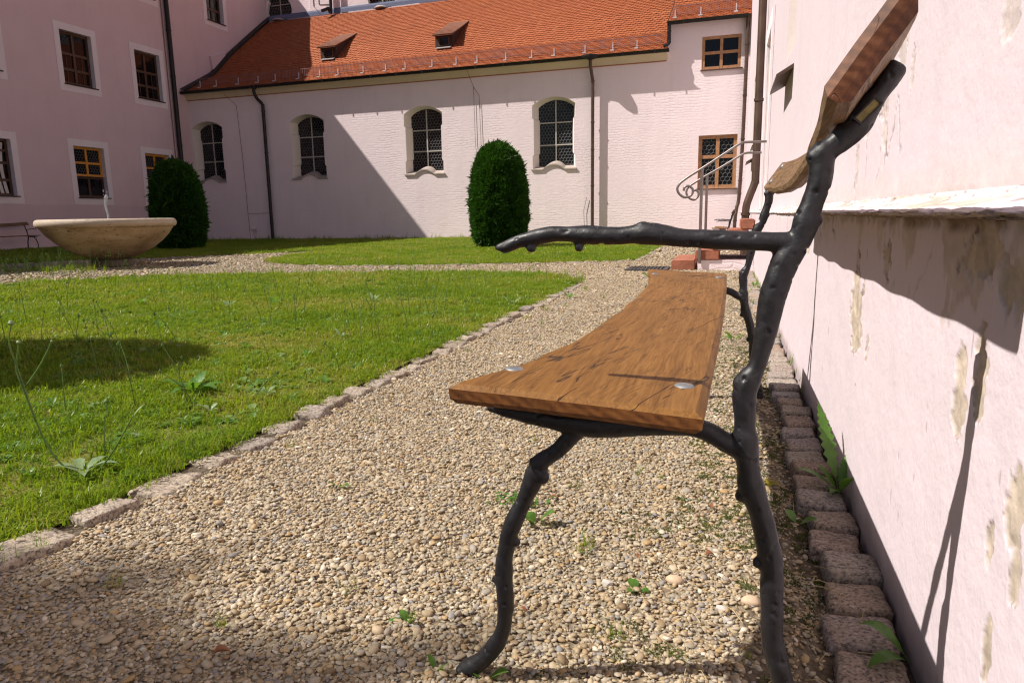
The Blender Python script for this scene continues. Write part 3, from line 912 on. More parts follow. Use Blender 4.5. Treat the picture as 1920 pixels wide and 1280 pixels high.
# cornice with a thin red string course
def sweep_profile(prof, u0, u1, fr=frC, n=2):
    b = MB()
    k = len(prof)
    us = np.linspace(u0, u1, n)
    vs = [fr(u, z, w_) for u in us for w_, z in prof]
    fs = [(i * k + j, i * k + (j + 1) % k, (i + 1) * k + (j + 1) % k, (i + 1) * k + j) for i in range(n - 1) for j in range(k)]
    fs += [tuple(range(k))[::-1], tuple((n - 1) * k + j for j in range(k))]
    return b.add(vs, fs)
sweep_profile([(0.0, WALL_TOP - 0.02), (0.045, WALL_TOP - 0.02), (0.06, WALL_TOP + 0.04), (0.11, WALL_TOP + 0.12), (0.20, WALL_TOP + 0.175), (0.25, WALL_TOP + 0.19), (0.25, WALL_TOP + 0.235), (0.0, WALL_TOP + 0.235)], XL + 0.005, -2.022).obj('cornice', M['cornice'], chapel, smooth=30)
sweep_profile([(0.002, WALL_TOP - 0.05), (0.03, WALL_TOP - 0.05), (0.03, WALL_TOP - 0.024), (0.002, WALL_TOP - 0.024)], XL + 0.005, -2.06).obj('string_course', M['rope'], chapel)
PROF = [(-0.30, 5.80), (1.5, 6.74), (2.62, 7.70), (4.0, 8.72), (5.7, 9.95)]
PROFX = PROF + [(9.0, 12.3)]
_pl = [0]
for (a, b_), (c, d) in zip(PROFX[:-1], PROFX[1:]):
    _pl.append(_pl[-1] + math.hypot(c - a, d - b_))
def roof_at(s, lift=0.0):
    """distance s up the slope -> depth behind the wall line, height, slope direction"""
    for i in range(len(_pl) - 1):
        if s <= _pl[i + 1] or i == len(_pl) - 2:
            t = (s - _pl[i]) / (_pl[i + 1] - _pl[i])
            (a, z0), (c, z1) = PROFX[i], PROFX[i + 1]
            dy, dz = (c - a) / (_pl[i + 1] - _pl[i]), (z1 - z0) / (_pl[i + 1] - _pl[i])
            return a + (c - a) * t - dz * lift, z0 + (z1 - z0) * t + dy * lift, dy, dz
def tiles(name, u0, u1, s1, dz=0.0, skip=None):
    ex, tw = 0.145, 0.165
    V, Fc, rn = [], [], []
    nrow = int(s1 / ex)
    for r_ in range(nrow):
        s = r_ * ex
        a0 = roof_at(s, 0.026); a1 = roof_at(s + ex * 1.25, 0.004)
        sm = roof_at(s + 0.05, 0.0245); 
        off = (r_ % 2) * tw / 2
        n = int((u1 - u0) / tw) + 2
        for c in range(n):
            ua = u0 + c * tw - off; ub = ua + tw * 0.965
            ua, ub = max(ua, u0), min(ub, u1)
            if ub - ua < 0.03:
                continue
            um = (ua + ub) / 2
            if skip and skip(um, -a0[0]):
                continue
            j = random.uniform(-0.008, 0.008); lz = random.uniform(-0.003, 0.004)
            o = len(V)
            pts = []
            for uu, ss, lf in ((ua, ex * 1.25, 0.004), (ua, 0.05, 0.025), (ua + (ub - ua) * 0.2, 0.012, 0.027), (um, 0, 0.028), (ub - (ub - ua) * 0.2, 0.012, 0.027), (ub, 0.05, 0.025), (ub, ex * 1.25, 0.004)):
                q = roof_at(max(0, s + ss + j), lf + lz)
                pts.append((uu, q))
            for uu, q in pts:
                V.append(frC(uu, q[1] + dz, -q[0]))
            for uu, q in pts[1:6]:
                qq = (q[0] + q[3] * 0.02, q[1] - q[2] * 0.02)
                V.append(frC(uu, qq[1] + dz, -qq[0]))
            Fc.append(tuple(o + k for k in range(6, -1, -1)))
            for k in range(4):
                Fc.append((o + 1 + k, o + 2 + k, o + 8 + k, o + 7 + k))
            rn += [min(1, max(0, random.gauss(0.5, 0.22)))] * 12
    me = bpy.data.meshes.new(name)
    me.from_pydata(V, [], Fc); me.materials.append(M['tile'])
    a = me.attributes.new('rnd', 'FLOAT', 'POINT'); a.data.foreach_set('value', np.array(rn, np.float32))
    me.update()
    return me
def roof_sheet(name, u0, u1, s1, dz, mat):
    ss = [s for s in _pl if s < s1] + [s1]
    rows = []
    for s in ss:
        q = roof_at(s, 0.0)
        rows.append([frC(u, q[1] + dz, -q[0]) for u in (u0, u1)])
    return MB().grid(np.array(rows))
ro = roof_sheet('roof', XL + 0.01, -2.02, 7.0, 0, None).obj('roof', M['tile'], chapel)
link('roof_tiles', tiles('roof_tiles', XL + 0.15, -2.03, 7.0), ro, kind='stuff')
ro2 = roof_sheet('roof', -2.0, 0.6, 9.0, 0.80, None).obj('roof', M['tile'], chapel)
link('roof_tiles', tiles('roof_tiles', -2.0, 0.6, 9.0, 0.80), ro2, kind='stuff')
# raised roof edge between the two slopes and the wall under it
b = MB()
ss = np.linspace(0, 8.5, 20)
rows = []
for s in ss:
    q = roof_at(s, 0.0); q2 = roof_at(s, 0.02)
    b_rows = [frC(-2.02, q[1] - 0.1, -q[0]), frC(-2.02, q[1] + 0.83, -q[0])]
    rows.append(b_rows)
MB().grid(np.array(rows)).obj('gable_cheek', M['black_metal'], chapel)
# verge flashing against the left building
rows = []
for s in np.linspace(0, 7.3, 22):
    q = roof_at(s, 0.03); q2 = roof_at(s, 0.15)
    rows.append([frC(XL + 0.20, q[1], -q[0]), frC(XL + 0.19, q2[1] - 0.05, -q2[0]), frC(XL + 0.015, q2[1], -q2[0])])
MB().grid(np.array(rows)).obj('verge_flashing', M['black_metal'], chapel)
def gutter(u0, u1, z, w_):
    b = MB()
    arc = [(w_ + 0.085 * math.cos(t), z + 0.085 * math.sin(t)) for t in np.linspace(math.pi, 2 * math.pi, 9)] + [(w_ + 0.095, z + 0.012)]
    inner = [(w_ + 0.07 * math.cos(t), z + 0.07 * math.sin(t)) for t in np.linspace(2 * math.pi, math.pi, 9)]
    o = sweep_profile(arc + inner, u0, u1).obj('gutter', M['black_metal'], chapel, smooth=40)
    for u in np.arange(u0 + 0.5, u1, 1.0):
        MB().box(u - 0.015, u + 0.015, z - 0.09, z + 0.02, w_ + 0.088, w_ + 0.10, frC).obj('bracket', M['black_metal'], o)
    return o
gutter(XL + 0.02, -1.95, 5.80, 0.33)
gutter(-2.02, 0.37, 6.60, 0.30)
# lightning wires and downpipes
def cpt(u, v, w_):
    return frC(u, v, w_)
p1 = -17.33
pipe(chapel, [cpt(p1 - 0.12, 5.74, 0.33), cpt(p1 - 0.12, 5.55, 0.33), cpt(p1 - 0.07, 5.35, 0.24), cpt(p1 + 0.05, 5.15, 0.12), cpt(p1 + 0.06, 4.9, 0.11), cpt(p1 + 0.06, 2.5, 0.11), cpt(p1 + 0.06, 0.4, 0.11), cpt(p1 + 0.06, 0, 0.11)], 0.062, M['black_metal'], 4)
MB().lathe([(0.04, -0.05), (0.06, 0.05), (0.15, 0.16), (0.15, 0.2)], cpt(p1 - 0.12, 5.62, 0.33), 14).obj('rainwater_head', M['black_metal'], chapel, smooth=True)
p2 = -4.42
pipe(chapel, [cpt(p2 - 0.02, 5.74, 0.33), cpt(p2 - 0.02, 5.5, 0.33), cpt(p2, 5.3, 0.25), cpt(p2 + 0.02, 5.05, 0.16), cpt(p2 + 0.02, 4.8, 0.15), cpt(p2 + 0.02, 2.5, 0.15), cpt(p2 + 0.02, 0.4, 0.15), cpt(p2 + 0.02, 0, 0.15)], 0.056, M['copper'], 5)
MB().lathe([(0.04, -0.05), (0.06, 0.03), (0.30, 0.10), (0.30, 0.15)], cpt(p2 - 0.02, 5.66, 0.33), 14).obj('rainwater_head', M['black_metal'], chapel, smooth=True)
pipe(chapel, [cpt(0.36, 6.6, 0.22), cpt(0.36, 5.5, 0.22), cpt(0.34, 3, 0.22), cpt(0.30, 1.3, 0.22), cpt(0.24, 0.9, 0.26), cpt(0.2, 0.5, 0.26), cpt(0.2, 0, 0.26)], 0.055, M['copper'], 5)
pipe(chapel, [cpt(-1.96, 6.56, 0.30), cpt(-1.96, 6.3, 0.26), cpt(-1.96, 6.05, 0.24), cpt(-2.0, 5.95, 0.30), cpt(-2.12, 5.9, 0.34)], 0.05, M['black_metal'], 2)
for pts in ([(-18.9, 5.62, 0.26), (-18.55, 5.2, 0.03), (-18.45, 3.0, 0.03), (-18.42, 1.05, 0.03), (-18.4, 0, 0.03)], [(-18.42, 1.05, 0.035), (-17.4, 1.05, 0.035)],
            [(-8.75, 5.75, 0.34), (-8.62, 5.2, 0.03), (-8.60, 3.3, 0.03), (-8.5, 2.2, 0.03), (-8.5, 0, 0.03)], [(-8.62, 5.2, 0.03), (-8.42, 4.9, 0.03), (-8.38, 2.9, 0.03), (-8.5, 2.7, 0.03)], [(-4.62, 1.35, 0.04), (-4.72, 0.9, 0.04), (-4.68, 0, 0.04)]):
    MB().tube([cpt(*p) for p in pts], 0.0065, 5).obj('lightning_wire', M['copper'], chapel)
# snow guards along the eaves
def snow_guard(u0, u1, dz):
    q = roof_at(0.48, 0.03); q2 = roof_at(0.48, 0.03)
    wq = -q[0]
    base = q[1] + dz
    b = MB()
    for z in (0.07, 0.30):
        b.box(u0, u1, base + z - 0.008, base + z + 0.008, wq - 0.008, wq + 0.008, frC)
    for u in np.arange(u0, u1, 0.075):
        b.box(u - 0.005, u + 0.005, base + 0.078, base + 0.292, wq - 0.005, wq + 0.005, frC)
    g = b.obj('snow_guard', M['zinc'], chapel, kind='stuff')
    u = u0 + 0.12
    k = 0
    while u < u1:
        pb = MB().box(u - 0.014, u + 0.014, base - 0.03, base + 0.20, wq + 0.009, wq + 0.03, frC)
        pb.box(u - 0.06, u + 0.06, base - 0.085, base - 0.045, wq + 0.05, wq + 0.16, frC)
        pb.box(u - 0.02, u + 0.02, base - 0.07, base - 0.02, wq + 0.031, wq + 0.06, frC)
        pb.obj('guard_post', M['bracket'], g)
        u += (0.78, 1.05, 0.92)[k % 3]; k += 1
snow_guard(XL + 0.5, -2.2, 0)
snow_guard(-1.95, 0.45, 0.80)
# dormers
def dormer(uc):
    hw = 0.36
    d = thing('roof_dormer', '', 'dormer', frC(uc, 7.0, -1.8), 'small shed dormers in the red roof')
    q0 = 1.80
    zf0 = 6.98
    zt = zf0 + 0.50
    A = [frC(uc - hw, zf0, -q0), frC(uc + hw, zf0, -q0), frC(uc + hw, zt, -q0), frC(uc - hw, zt, -q0)]
    back = 3.4; zb = 8.24
    B = [frC(uc + hw, zb - 0.02, -back), frC(uc - hw, zb - 0.02, -back)]
    low = [frC(uc - hw, zf0 - 0.2, -q0 - 0.05), frC(uc + hw, zf0 - 0.2, -q0 - 0.05)]
    MB().add(A + B + low, [(0, 1, 2, 3), (1, 4, 2), (0, 3, 5), (0, 6, 7, 1), (1, 7, 4), (0, 5, 6)]).obj('body', M['dormer'], d)
    o = 0.05
    rf = MB()
    zfr = zt - 0.07
    quad = [frC(uc - hw - o, zfr, -q0 + 0.16), frC(uc + hw + o, zfr, -q0 + 0.16), frC(uc + hw + o, zb + 0.03, -back), frC(uc - hw - o, zb + 0.03, -back)]
    rf.add(quad + [(x, y, z + 0.05) for x, y, z in quad], [(3, 2, 1, 0), (4, 5, 6, 7), (0, 1, 5, 4), (1, 2, 6, 5), (2, 3, 7, 6), (3, 0, 4, 7)])
    r_ = rf.obj('roof', M['shadetile'], d)
    rb = MB()
    for i in range(5):
        for j in range(9):
            u0 = uc - hw - o + (2 * hw + 2 * o) * i / 5
            t0, t1 = j / 9, (j + 1.05) / 9
            y0 = -q0 + 0.17 - (back - q0 + 0.16) * t0; y1 = -q0 + 0.17 - (back - q0 + 0.16) * t1
            z0 = zfr + (zb - zfr) * t0 + 0.065; z1 = zfr + (zb - zfr) * t1 + 0.05
            rb.add([frC(u0 + 0.004, z0, y0), frC(u0 + 0.18, z0, y0), frC(u0 + 0.18, z1, y1), frC(u0 + 0.004, z1, y1), frC(u0 + 0.004, z0 - 0.02, y0), frC(u0 + 0.18, z0 - 0.02, y0)], [(0, 1, 2, 3), (4, 5, 1, 0)])
    rb.obj('roof_tiles', M['shadetile'], r_, kind='stuff')
    wf = MB()
    for bx in ((-0.22, -0.18, 0.10, 0.42), (0.18, 0.22, 0.10, 0.42), (-0.18, 0.18, 0.10, 0.13), (-0.18, 0.18, 0.39, 0.42)):
        wf.box(uc + bx[0], uc + bx[1], zf0 + bx[2], zf0 + bx[3], -q0 + 0.004, -q0 + 0.03, frC)
    wo = wf.obj('window', M['brownwood'], d)
    MB().box(uc - 0.18, uc + 0.18, zf0 + 0.13, zf0 + 0.39, -q0 + 0.004, -q0 + 0.012, frC).obj('pane', M['glass'], wo)
    q = roof_at(0, 0)
    MB().add([frC(uc - 0.3, zf0 + 0.07, -q0 + 0.01), frC(uc + 0.3, zf0 + 0.07, -q0 + 0.01), frC(uc + 0.3, zf0 + 0.0, -q0 + 0.17), frC(uc - 0.3, zf0 + 0.0, -q0 + 0.17), frC(uc - 0.3, zf0 + 0.05, -q0 + 0.01), frC(uc + 0.3, zf0 + 0.05, -q0 + 0.01), frC(uc + 0.3, zf0 - 0.02, -q0 + 0.17), frC(uc - 0.3, zf0 - 0.02, -q0 + 0.17)],
             [(0, 1, 2, 3), (7, 6, 5, 4), (3, 2, 6, 7), (1, 5, 6, 2), (0, 3, 7, 4)]).obj('apron', M['apron'], d)
    return d
dormer(-15.43)['label'] = 'small shed dormer on the red roof, nearer the shaded left end'
dormer(-10.45)['label'] = 'small shed dormer on the red roof, right of the other dormer'

# nave wall rising behind the chapel roof
nave = thing('church_nave', 'tall white nave wall with curvy leaded windows above the red roof', 'church', (-10, 29.6, 9.5))
ND = 5.55
frN = lambda u, v, w_: frC(u, v, w_ - ND)
def lobed(uc, v0, k=1.0):
    half = [(0.0, 0.0), (0.45, 0.02), (0.62, 0.14), (0.68, 0.42), (0.62, 0.70), (0.52, 0.80), (0.60, 0.92), (0.66, 1.2), (0.60, 1.45), (0.50, 1.55), (0.50, 2.4), (0.62, 2.6), (0.62, 2.9), (0.45, 3.15), (0.22, 3.28)]
    L = [(-a * k, b_) for a, b_ in half[:0:-1]]
    pts = [(a * k, b_) for a, b_ in half] + [(0, 3.32)] + L
    return [(uc + a, v0 + b_) for a, b_ in pts]
nh = []
for uc in (-20.22, -14.95, -9.9, -4.9):
    o_ = lobed(uc, 9.80); nh.append(o_)
    i_ = lobed(uc, 9.82, 0.97)
    n = len(o_)
    wo = MB().add([frN(*p, 0) for p in o_] + [frN(*p, -0.16) for p in i_], [(i, (i + 1) % n, (i + 1) % n + n, i + n) for i in range(n)]).obj('window', M['reveal'], nave, smooth=25)
    MB().prism(i_, frN, -0.18, -0.145).obj('pane', M['glass'], wo)
    hex_lattice(i_, frN, 0.15, 0.018, -0.144, 0.006).obj('lead_lattice', M['lead'], wo, fix=False, kind='stuff')
    b = MB().box(uc - 0.015, uc + 0.015, 9.86, 13.0, -0.14, -0.11, frN).box(uc - 0.5, uc + 0.5, 10.5, 10.53, -0.138, -0.112, frN)
    b.obj('glazing_bar', M['bar'], wo)
    MB().lathe([(0.30, 0), (0.30, 0.02), (0.22, 0.09), (0.05, 0.13)], frN(uc, 9.78, 0.06), 16).obj('sill', M['sillstone'], wo, smooth=True)
fill_poly([(XL, 9.3), (0.5, 9.3), (0.5, 20), (XL, 20)], nh, frN, 'wall', M['chapel'], nave)
for u in (-17.9, -12.5, -7.4):
    MB().box(u - 0.6, u + 0.6, 9.5, 20, 0.002, 0.12, frN).obj('pilaster', M['chapel'], nave)
MB().add([frN(u, z, w_) for u in (XL + 0.2, -2.0) for w_, z in ((0.125, 10.02), (0.135, 9.95), (0.135, 9.80), (0.128, 9.80))], [(0, 4, 5, 1), (1, 5, 6, 2), (2, 6, 7, 3)]).obj('flashing', M['flashing'], nave)
pipe(nave, [frN(-17.35, 20, 0.24), frN(-17.35, 15, 0.24), frN(-17.35, 10.2, 0.24), frN(-17.42, 9.98, 0.36), frN(-17.6, 9.82, 0.6)], 0.07, M['black_metal'], 3)
for pts in ([(-18.3, 20, 0.13), (-18.3, 10.2, 0.13), (-18.05, 9.95, 0.2)], [(-18.02, 20, 0.13), (-18.02, 10.25, 0.13), (-17.5, 10.2, 0.13)]):
    MB().tube([frN(*p) for p in pts], 0.012, 5).obj('lightning_wire', M['copper'], nave)

# ------------------------------------------------------------------ building at the left, in shade
left = thing('convent_building', 'mauve pink building in shade with white framed windows at the left', 'building', (XL, 14, 0))
frL = lambda u, v, w_: (XL + w_, u, v)
LH = 12.3
LWIN = []
for yc in (22.31, 19.28, 15.90, 12.8, 9.7):
    for zi, z0 in enumerate((1.40, 5.06, 8.74)):
        LWIN.append((yc, z0, 1.60 if yc > 16 else 1.64, 2.14, zi))
LWIN.append((26.32, 8.76, 1.42, 2.14, 2))
lh = [rect(yc - w_ / 2 + 0.2, yc + w_ / 2 - 0.2, z0 + 0.24, z0 + h - 0.22) for yc, z0, w_, h, zi in LWIN]
fill_poly([(-4, 1.38), (30.5, 1.38), (30.5, LH), (-4, LH)], lh, frL, 'wall', M['left'], left)
MB().box(-4, 30.5, -0.05, 1.379, -0.5, 0.010, frL).obj('plinth', M['leftbase'], left)
MB().box(-4, 30.5, -0.05, LH, -6.5, -1.0, frL).obj('rear_block', M['left'], left)
for (yc, z0, w_, h, zi) in LWIN:
    q = (yc - w_ / 2 + 0.2, yc + w_ / 2 - 0.2, z0 + 0.24, z0 + h - 0.22)
    hh = q[3] - q[2]
    if zi == 0 and 18 < yc < 24:
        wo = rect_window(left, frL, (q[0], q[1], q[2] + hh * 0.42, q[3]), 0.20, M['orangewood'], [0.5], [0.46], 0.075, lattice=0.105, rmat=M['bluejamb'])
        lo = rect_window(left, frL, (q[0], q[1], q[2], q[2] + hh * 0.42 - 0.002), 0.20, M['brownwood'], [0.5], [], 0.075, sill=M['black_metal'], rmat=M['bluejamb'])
    elif zi == 0:
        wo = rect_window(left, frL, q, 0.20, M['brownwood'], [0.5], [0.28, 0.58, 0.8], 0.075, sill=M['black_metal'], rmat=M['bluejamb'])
        us = np.linspace(q[0] + 0.5, q[1] - 0.06, 24)
        zz = np.linspace(q[2] + 0.08, q[3] - 0.1, 14)
        g = np.array([[frL(u + 0.10 * math.sin(z * 1.9), z, -0.175 + 0.012 * math.sin(u * 40)) for u in us] for z in zz])
        MB().grid(g).obj('curtain', M['cobweb'], wo, smooth='all')
    elif zi == 1:
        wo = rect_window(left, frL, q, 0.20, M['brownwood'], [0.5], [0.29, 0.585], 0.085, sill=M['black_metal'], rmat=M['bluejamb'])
        for f in (0.25, 0.75):
            MB().box(q[0] + (q[1] - q[0]) * f - 0.012, q[0] + (q[1] - q[0]) * f + 0.012, q[2] + 0.08, q[2] + hh * 0.58, -0.178, -0.165, frL).obj('muntin', M['brownwood'], wo)
    else:
        wo = rect_window(left, frL, q, 0.22, M['brownwood'], [0.5], [0.3, 0.6], 0.085, sill=M['black_metal'], rmat=M['bluejamb'])
        for f in (0.25, 0.75):
            MB().box(q[0] + (q[1] - q[0]) * f - 0.012, q[0] + (q[1] - q[0]) * f + 0.012, q[2] + 0.08, q[3] - 0.06, -0.198, -0.18, frL).obj('muntin', M['lead'], wo)
    o = MB()
    a0, a1, b0, b1 = yc - w_ / 2, yc + w_ / 2, z0, z0 + h
    for bx in ((a0, q[0], b0, b1), (q[1], a1, b0, b1), (q[0], q[1], b0, q[2]), (q[0], q[1], q[3], b1)):
        o.box(bx[0], bx[1], max(bx[2], 1.383), bx[3], 0.003, 0.014, frL)
    o.obj('surround', M['surround'], wo)
pipe(left, [(XL + 0.12, 23.42, LH), (XL + 0.12, 23.42, 8), (XL + 0.12, 23.42, 3), (XL + 0.12, 23.42, 0)], 0.085, M['black_metal'], 5)
MB().tube([(XL + 0.03, 23.24, LH), (XL + 0.03, 23.24, 0)], 0.02, 6).obj('lightning_wire', M['zinc'], left)
MB().add([frL(25.71, 7.55, 0.003), frL(26.62, 7.92, 0.003), frL(26.70, 7.2, 0.003), frL(25.85, 6.6, 0.003), frL(25.71, 7.50, 0.10), frL(26.62, 7.87, 0.10), frL(26.70, 7.2, 0.10), frL(25.85, 6.6, 0.10)],
         [(4, 5, 6, 7), (0, 1, 5, 4), (1, 2, 6, 5), (3, 0, 4, 7)]).obj('wall_pad', M['left'], left)
rv = [(XL + 0.42, LH - 0.02), (XL - 7.0, LH + 5.6)]
MB().add([(x, y, z + dz) for dz in (0, 0.12) for x, z in rv for y in (-4, 30.5)], [(0, 1, 3, 2), (4, 6, 7, 5), (0, 4, 5, 1), (2, 3, 7, 6), (0, 2, 6, 4), (1, 5, 7, 3)]).obj('roof', M['tile'], left)
MB().box(XL, XL + 0.38, -4, 30.5, LH - 0.12, LH - 0.03).obj('eaves', M['surround'], left)

# ------------------------------------------------------------------ stairs with handrails at the right wall
stair = thing('stone_staircase', 'red sandstone steps on a whitewashed base against the right wall', 'steps', (-0.2, 10.4, 0))
xs_ = [-0.72, -0.41, -0.2, 0.0, 0.16]
zt_ = [0.135, 0.27, 0.405, 0.535, 0.67]
for i in range(5):
    x1 = (xs_[i + 1] + 0.10) if i < 4 else XW - 0.002
    if i == 0: x1 = xs_[1] - 0.002
    zb = 0 if i == 0 else zt_[i] - 0.128
    me = MB().box(xs_[i], min(x1, XW - 0.002), 9.72, 11.12, zb, zt_[i]).mesh('step', M['redstone'])
    bm = bmesh.new(); bm.from_mesh(me)
    bmesh.ops.bevel(bm, geom=bm.edges[:], offset=0.012, segments=2, affect='EDGES')
    bm.to_mesh(me); bm.free()
    link('step', me, stair)
b = MB()
for i in range(1, 5):
    b.box(xs_[i] + 0.03 + 0.0015 * i, XW - 0.003 - i * 0.001, 9.74 + i * 0.0015, 11.08 - i * 0.0015, -0.03 if i == 1 else zt_[i - 1] - 0.003, zt_[i] - 0.131)
b.obj('base', M['chapel'], stair)
def rail(Yr, pts, post, lab):
    o = thing('handrail', lab, 'handrail', (-0.35, Yr, 0), 'handrails of the stone steps')
    P3 = [ony(x, y, Yr) for x, y in pts]
    MB().tube(spline(P3, 7), 0.0165, 10).obj('rail', M['steel'], o, smooth='all')
    a, c = ony(*post[0], Yr), ony(*post[1], Yr)
    MB().tube([(a[0], Yr, a[2]), (a[0], Yr, 0.1 if post[2] else 0.1)], 0.020, 10).obj('post', M['steel'], o, smooth=True)
rail(9.71, [(1440, 265), (1420, 266), (1398, 267), (1385, 271), (1350, 294), (1316, 316), (1292, 331), (1276, 343), (1270, 354), (1274, 364), (1284, 370), (1296, 366), (1299, 356), (1292, 349), (1284, 351), (1282, 358)], [(1316.5, 316), (1311, 490), True], 'near steel handrail of the steps, ending in a curl')
rail(11.13, [(1431, 286), (1415, 286.5), (1400, 287), (1388, 292), (1350, 315), (1325, 329), (1305, 341), (1291, 351), (1287, 362), (1293, 372), (1302, 374.5), (1309, 368), (1309, 360), (1303, 357), (1298, 361)], [(1326, 329), (1324, 460), False], 'far steel handrail of the steps, partly behind the near one')
gr = thing('drain_grate', 'dark iron drain grate set in the gravel before the red steps', 'grate', (-1.04, 9.8, 0.01))
b = MB()
for bx in ((-1.32, -1.28, 9.48, 10.1), (-0.8, -0.76, 9.48, 10.1), (-1.28, -0.8, 9.48, 9.52), (-1.28, -0.8, 10.06, 10.1)):
    b.box(*bx, 0.0, 0.03)
b.obj('frame', M['grate'], gr)
for k in range(10):
    x = -1.27 + 0.05 * k
    MB().box(x, x + 0.02, 9.522, 10.058, 0.005, 0.027).obj('bar', M['grate'], gr)

# ------------------------------------------------------------------ stones along the path
def stone_meshes(name, n, size, mat, jitter, seg=3):
    out = []
    for k in range(n):
        bm = bmesh.new()
        bmesh.ops.create_cube(bm, size=1)
        bmesh.ops.subdivide_edges(bm, edges=bm.edges[:], cuts=seg, use_grid_fill=True)
        r_ = random.Random(k * 7 + 1)
        o = Vector((r_.uniform(0, 50), r_.uniform(0, 50), 0))
        for v in bm.verts:
            c = v.co
            # round the corners, then roughen
            s = Vector((c.x * 2, c.y * 2, c.z * 2))
            rr = max(1e-6, (abs(s.x) ** 10 + abs(s.y) ** 10 + abs(s.z) ** 10) ** 0.1)
            mx = max(abs(s.x), abs(s.y), abs(s.z))
            s = s * (mx / rr)
            p = Vector((s.x * size[0] / 2, s.y * size[1] / 2, s.z * size[2] / 2))
            nz = mnoise.noise_vector(p * 16 + o) * jitter + mnoise.noise_vector(p * 55 + o) * jitter * 0.5 + mnoise.noise_vector(p * 130 + o) * jitter * 0.28
            v.co = p + nz
        me = bpy.data.meshes.new(name)
        bm.to_mesh(me); bm.free()
        me.materials.append(mat)
        me.polygons.foreach_set('use_smooth', [True] * len(me.polygons))
        out.append(me)
    return out
def stone_row(bed, name, metas, places):
    for k, (x, y, z, rz, sx, sy) in enumerate(places):
        o = bpy.data.objects.new(name, metas[k % len(metas)] if k else metas[0])
        COL.objects.link(o)
        hang(o, bed)
        o.location = (x, y, z)
        o.rotation_euler = (random.uniform(-0.06, 0.06), random.uniform(-0.06, 0.06), rz)
        o.scale = (sx, sy, 1)
bed = MB().box(0.19, 0.36, -0.6, 23.5, -0.08, -0.036).obj('sett_strip', M['ground'], kind='structure')
def sett_var(n):
    out = []
    for k in range(n):
        random.seed(100 + k)
        ms = stone_meshes('sett', k + 1, (random.uniform(0.102, 0.122), 0.126, 0.085), M['sett'], 0.0048, 9)
        out.append(ms[-1])
        for q in ms[:-1]:
            bpy.data.meshes.remove(q)
    return out
setts = sett_var(9)
random.seed(11)
pl = []
y = 0.62
while y < 9.6:
    ln = random.uniform(0.115, 0.145)
    pl.append((0.268 + random.uniform(-0.012, 0.012), y + ln / 2, -0.036 + random.uniform(-0.007, 0.007), random.uniform(-0.09, 0.09), random.uniform(0.88, 1.06), (ln - 0.020) / 0.126))
    y += ln
stone_row(bed, 'sett', setts, pl)
edge_bed = MB().box(-1.60, -1.50, -1, 7.5, -0.08, -0.034).obj('path_edging', M['ground'], kind='structure')
def edging_var(n):
    out = []
    for k in range(n):
        random.seed(200 + k)
        ms = stone_meshes('edging_stone', k + 1, (0.115, 0.2, 0.07), M['edging'], 0.010, 7)
        out.append(ms[-1])
        for q in ms[:-1]:
            bpy.data.meshes.remove(q)
    return out
edg = edging_var(8)
random.seed(12)
pl = []
y = 0.4
while y < 7.4:
    ln = random.uniform(0.16, 0.25)
    pl.append((-1.545 + random.uniform(-0.014, 0.014), y + ln / 2, float(gz(-1.5, y + ln / 2)) - 0.017 + random.uniform(-0.008, 0.008), random.uniform(-0.2, 0.2), random.uniform(0.72, 1.12), (ln - 0.045) / 0.2))
    y += ln
stone_row(edge_bed, 'edging_stone', edg, pl)
edge2 = MB().box(-1.46, -1.38, 11.7, 23, -0.05, -0.002).obj('path_edging', M['ground'], kind='structure')
pl = []
for k in range(40):
    pl.append((-1.41, 11.8 + 0.28 * k, -0.012, random.uniform(-0.03, 0.03), 0.7, 1.28))
seglist = [(-6.8, 10.27), (-6, 10.12), (-4.6, 10.31), (-3, 10.86), (-1.46, 11.62)]
for (xa, ya), (xb, yb) in zip(seglist[:-1], seglist[1:]):
    L_ = math.hypot(xb - xa, yb - ya); n = int(L_ / 0.28)
    for k in range(n):
        t = (k + 0.5) / n
        pl.append((xa + (xb - xa) * t, ya + (yb - ya) * t, -0.016, math.atan2(yb - ya, xb - xa) + math.pi / 2, 0.6, 1.28))
stone_row(edge2, 'edging_stone', edg, pl)

# ------------------------------------------------------------------ the bench
bench = thing('garden_bench', 'oak plank bench with black cast iron branch frames, close up beside the pink wall', 'bench', (-0.15, 2.1, 0), 'rustic branch benches in the courtyard')
FP, FN = (0, 0.99, 0), (0, 1, 0)
BK = 0.9225                              # planks start a hand's width in front of the frame
def fpt(x, y):
    p = onp(x, y, FP, FN)
    return p
def px_tube(pts):
    """(x, y, half width in px) on the photograph -> 3-D centre line and radius in the frame's plane"""
    P_, rad = [], []
    for q in spline(pts, 5):
        p = fpt(q[0], q[1])
        P_.append(p); rad.append(q[2] * float((p - CAM) @ CF) / F)
    return P_, rad
ARM = [(933, 459, 478.5), (952, 449, 475), (975, 438, 466), (997, 431.5, 461), (1020, 426.5, 457), (1043, 424.7, 454.5), (1066, 424, 455), (1089, 423, 456.8), (1112, 423, 458), (1135, 424, 458.6), (1158, 424.7, 458.6), (1181, 422, 458), (1204, 417, 459), (1227, 419, 459), (1250, 424, 461), (1272, 427, 463), (1295, 428.6, 464.8), (1340, 430.5, 468), (1380, 432.5, 470), (1420, 433.5, 470.3), (1450, 434, 472), (1490, 436, 475)]
arm = [(x, (a + b_) / 2, (b_ - a) / 2) for x, a, b_ in ARM]
arm[0] = (938, 467, 12); arm.insert(0, (936, 471, 10))
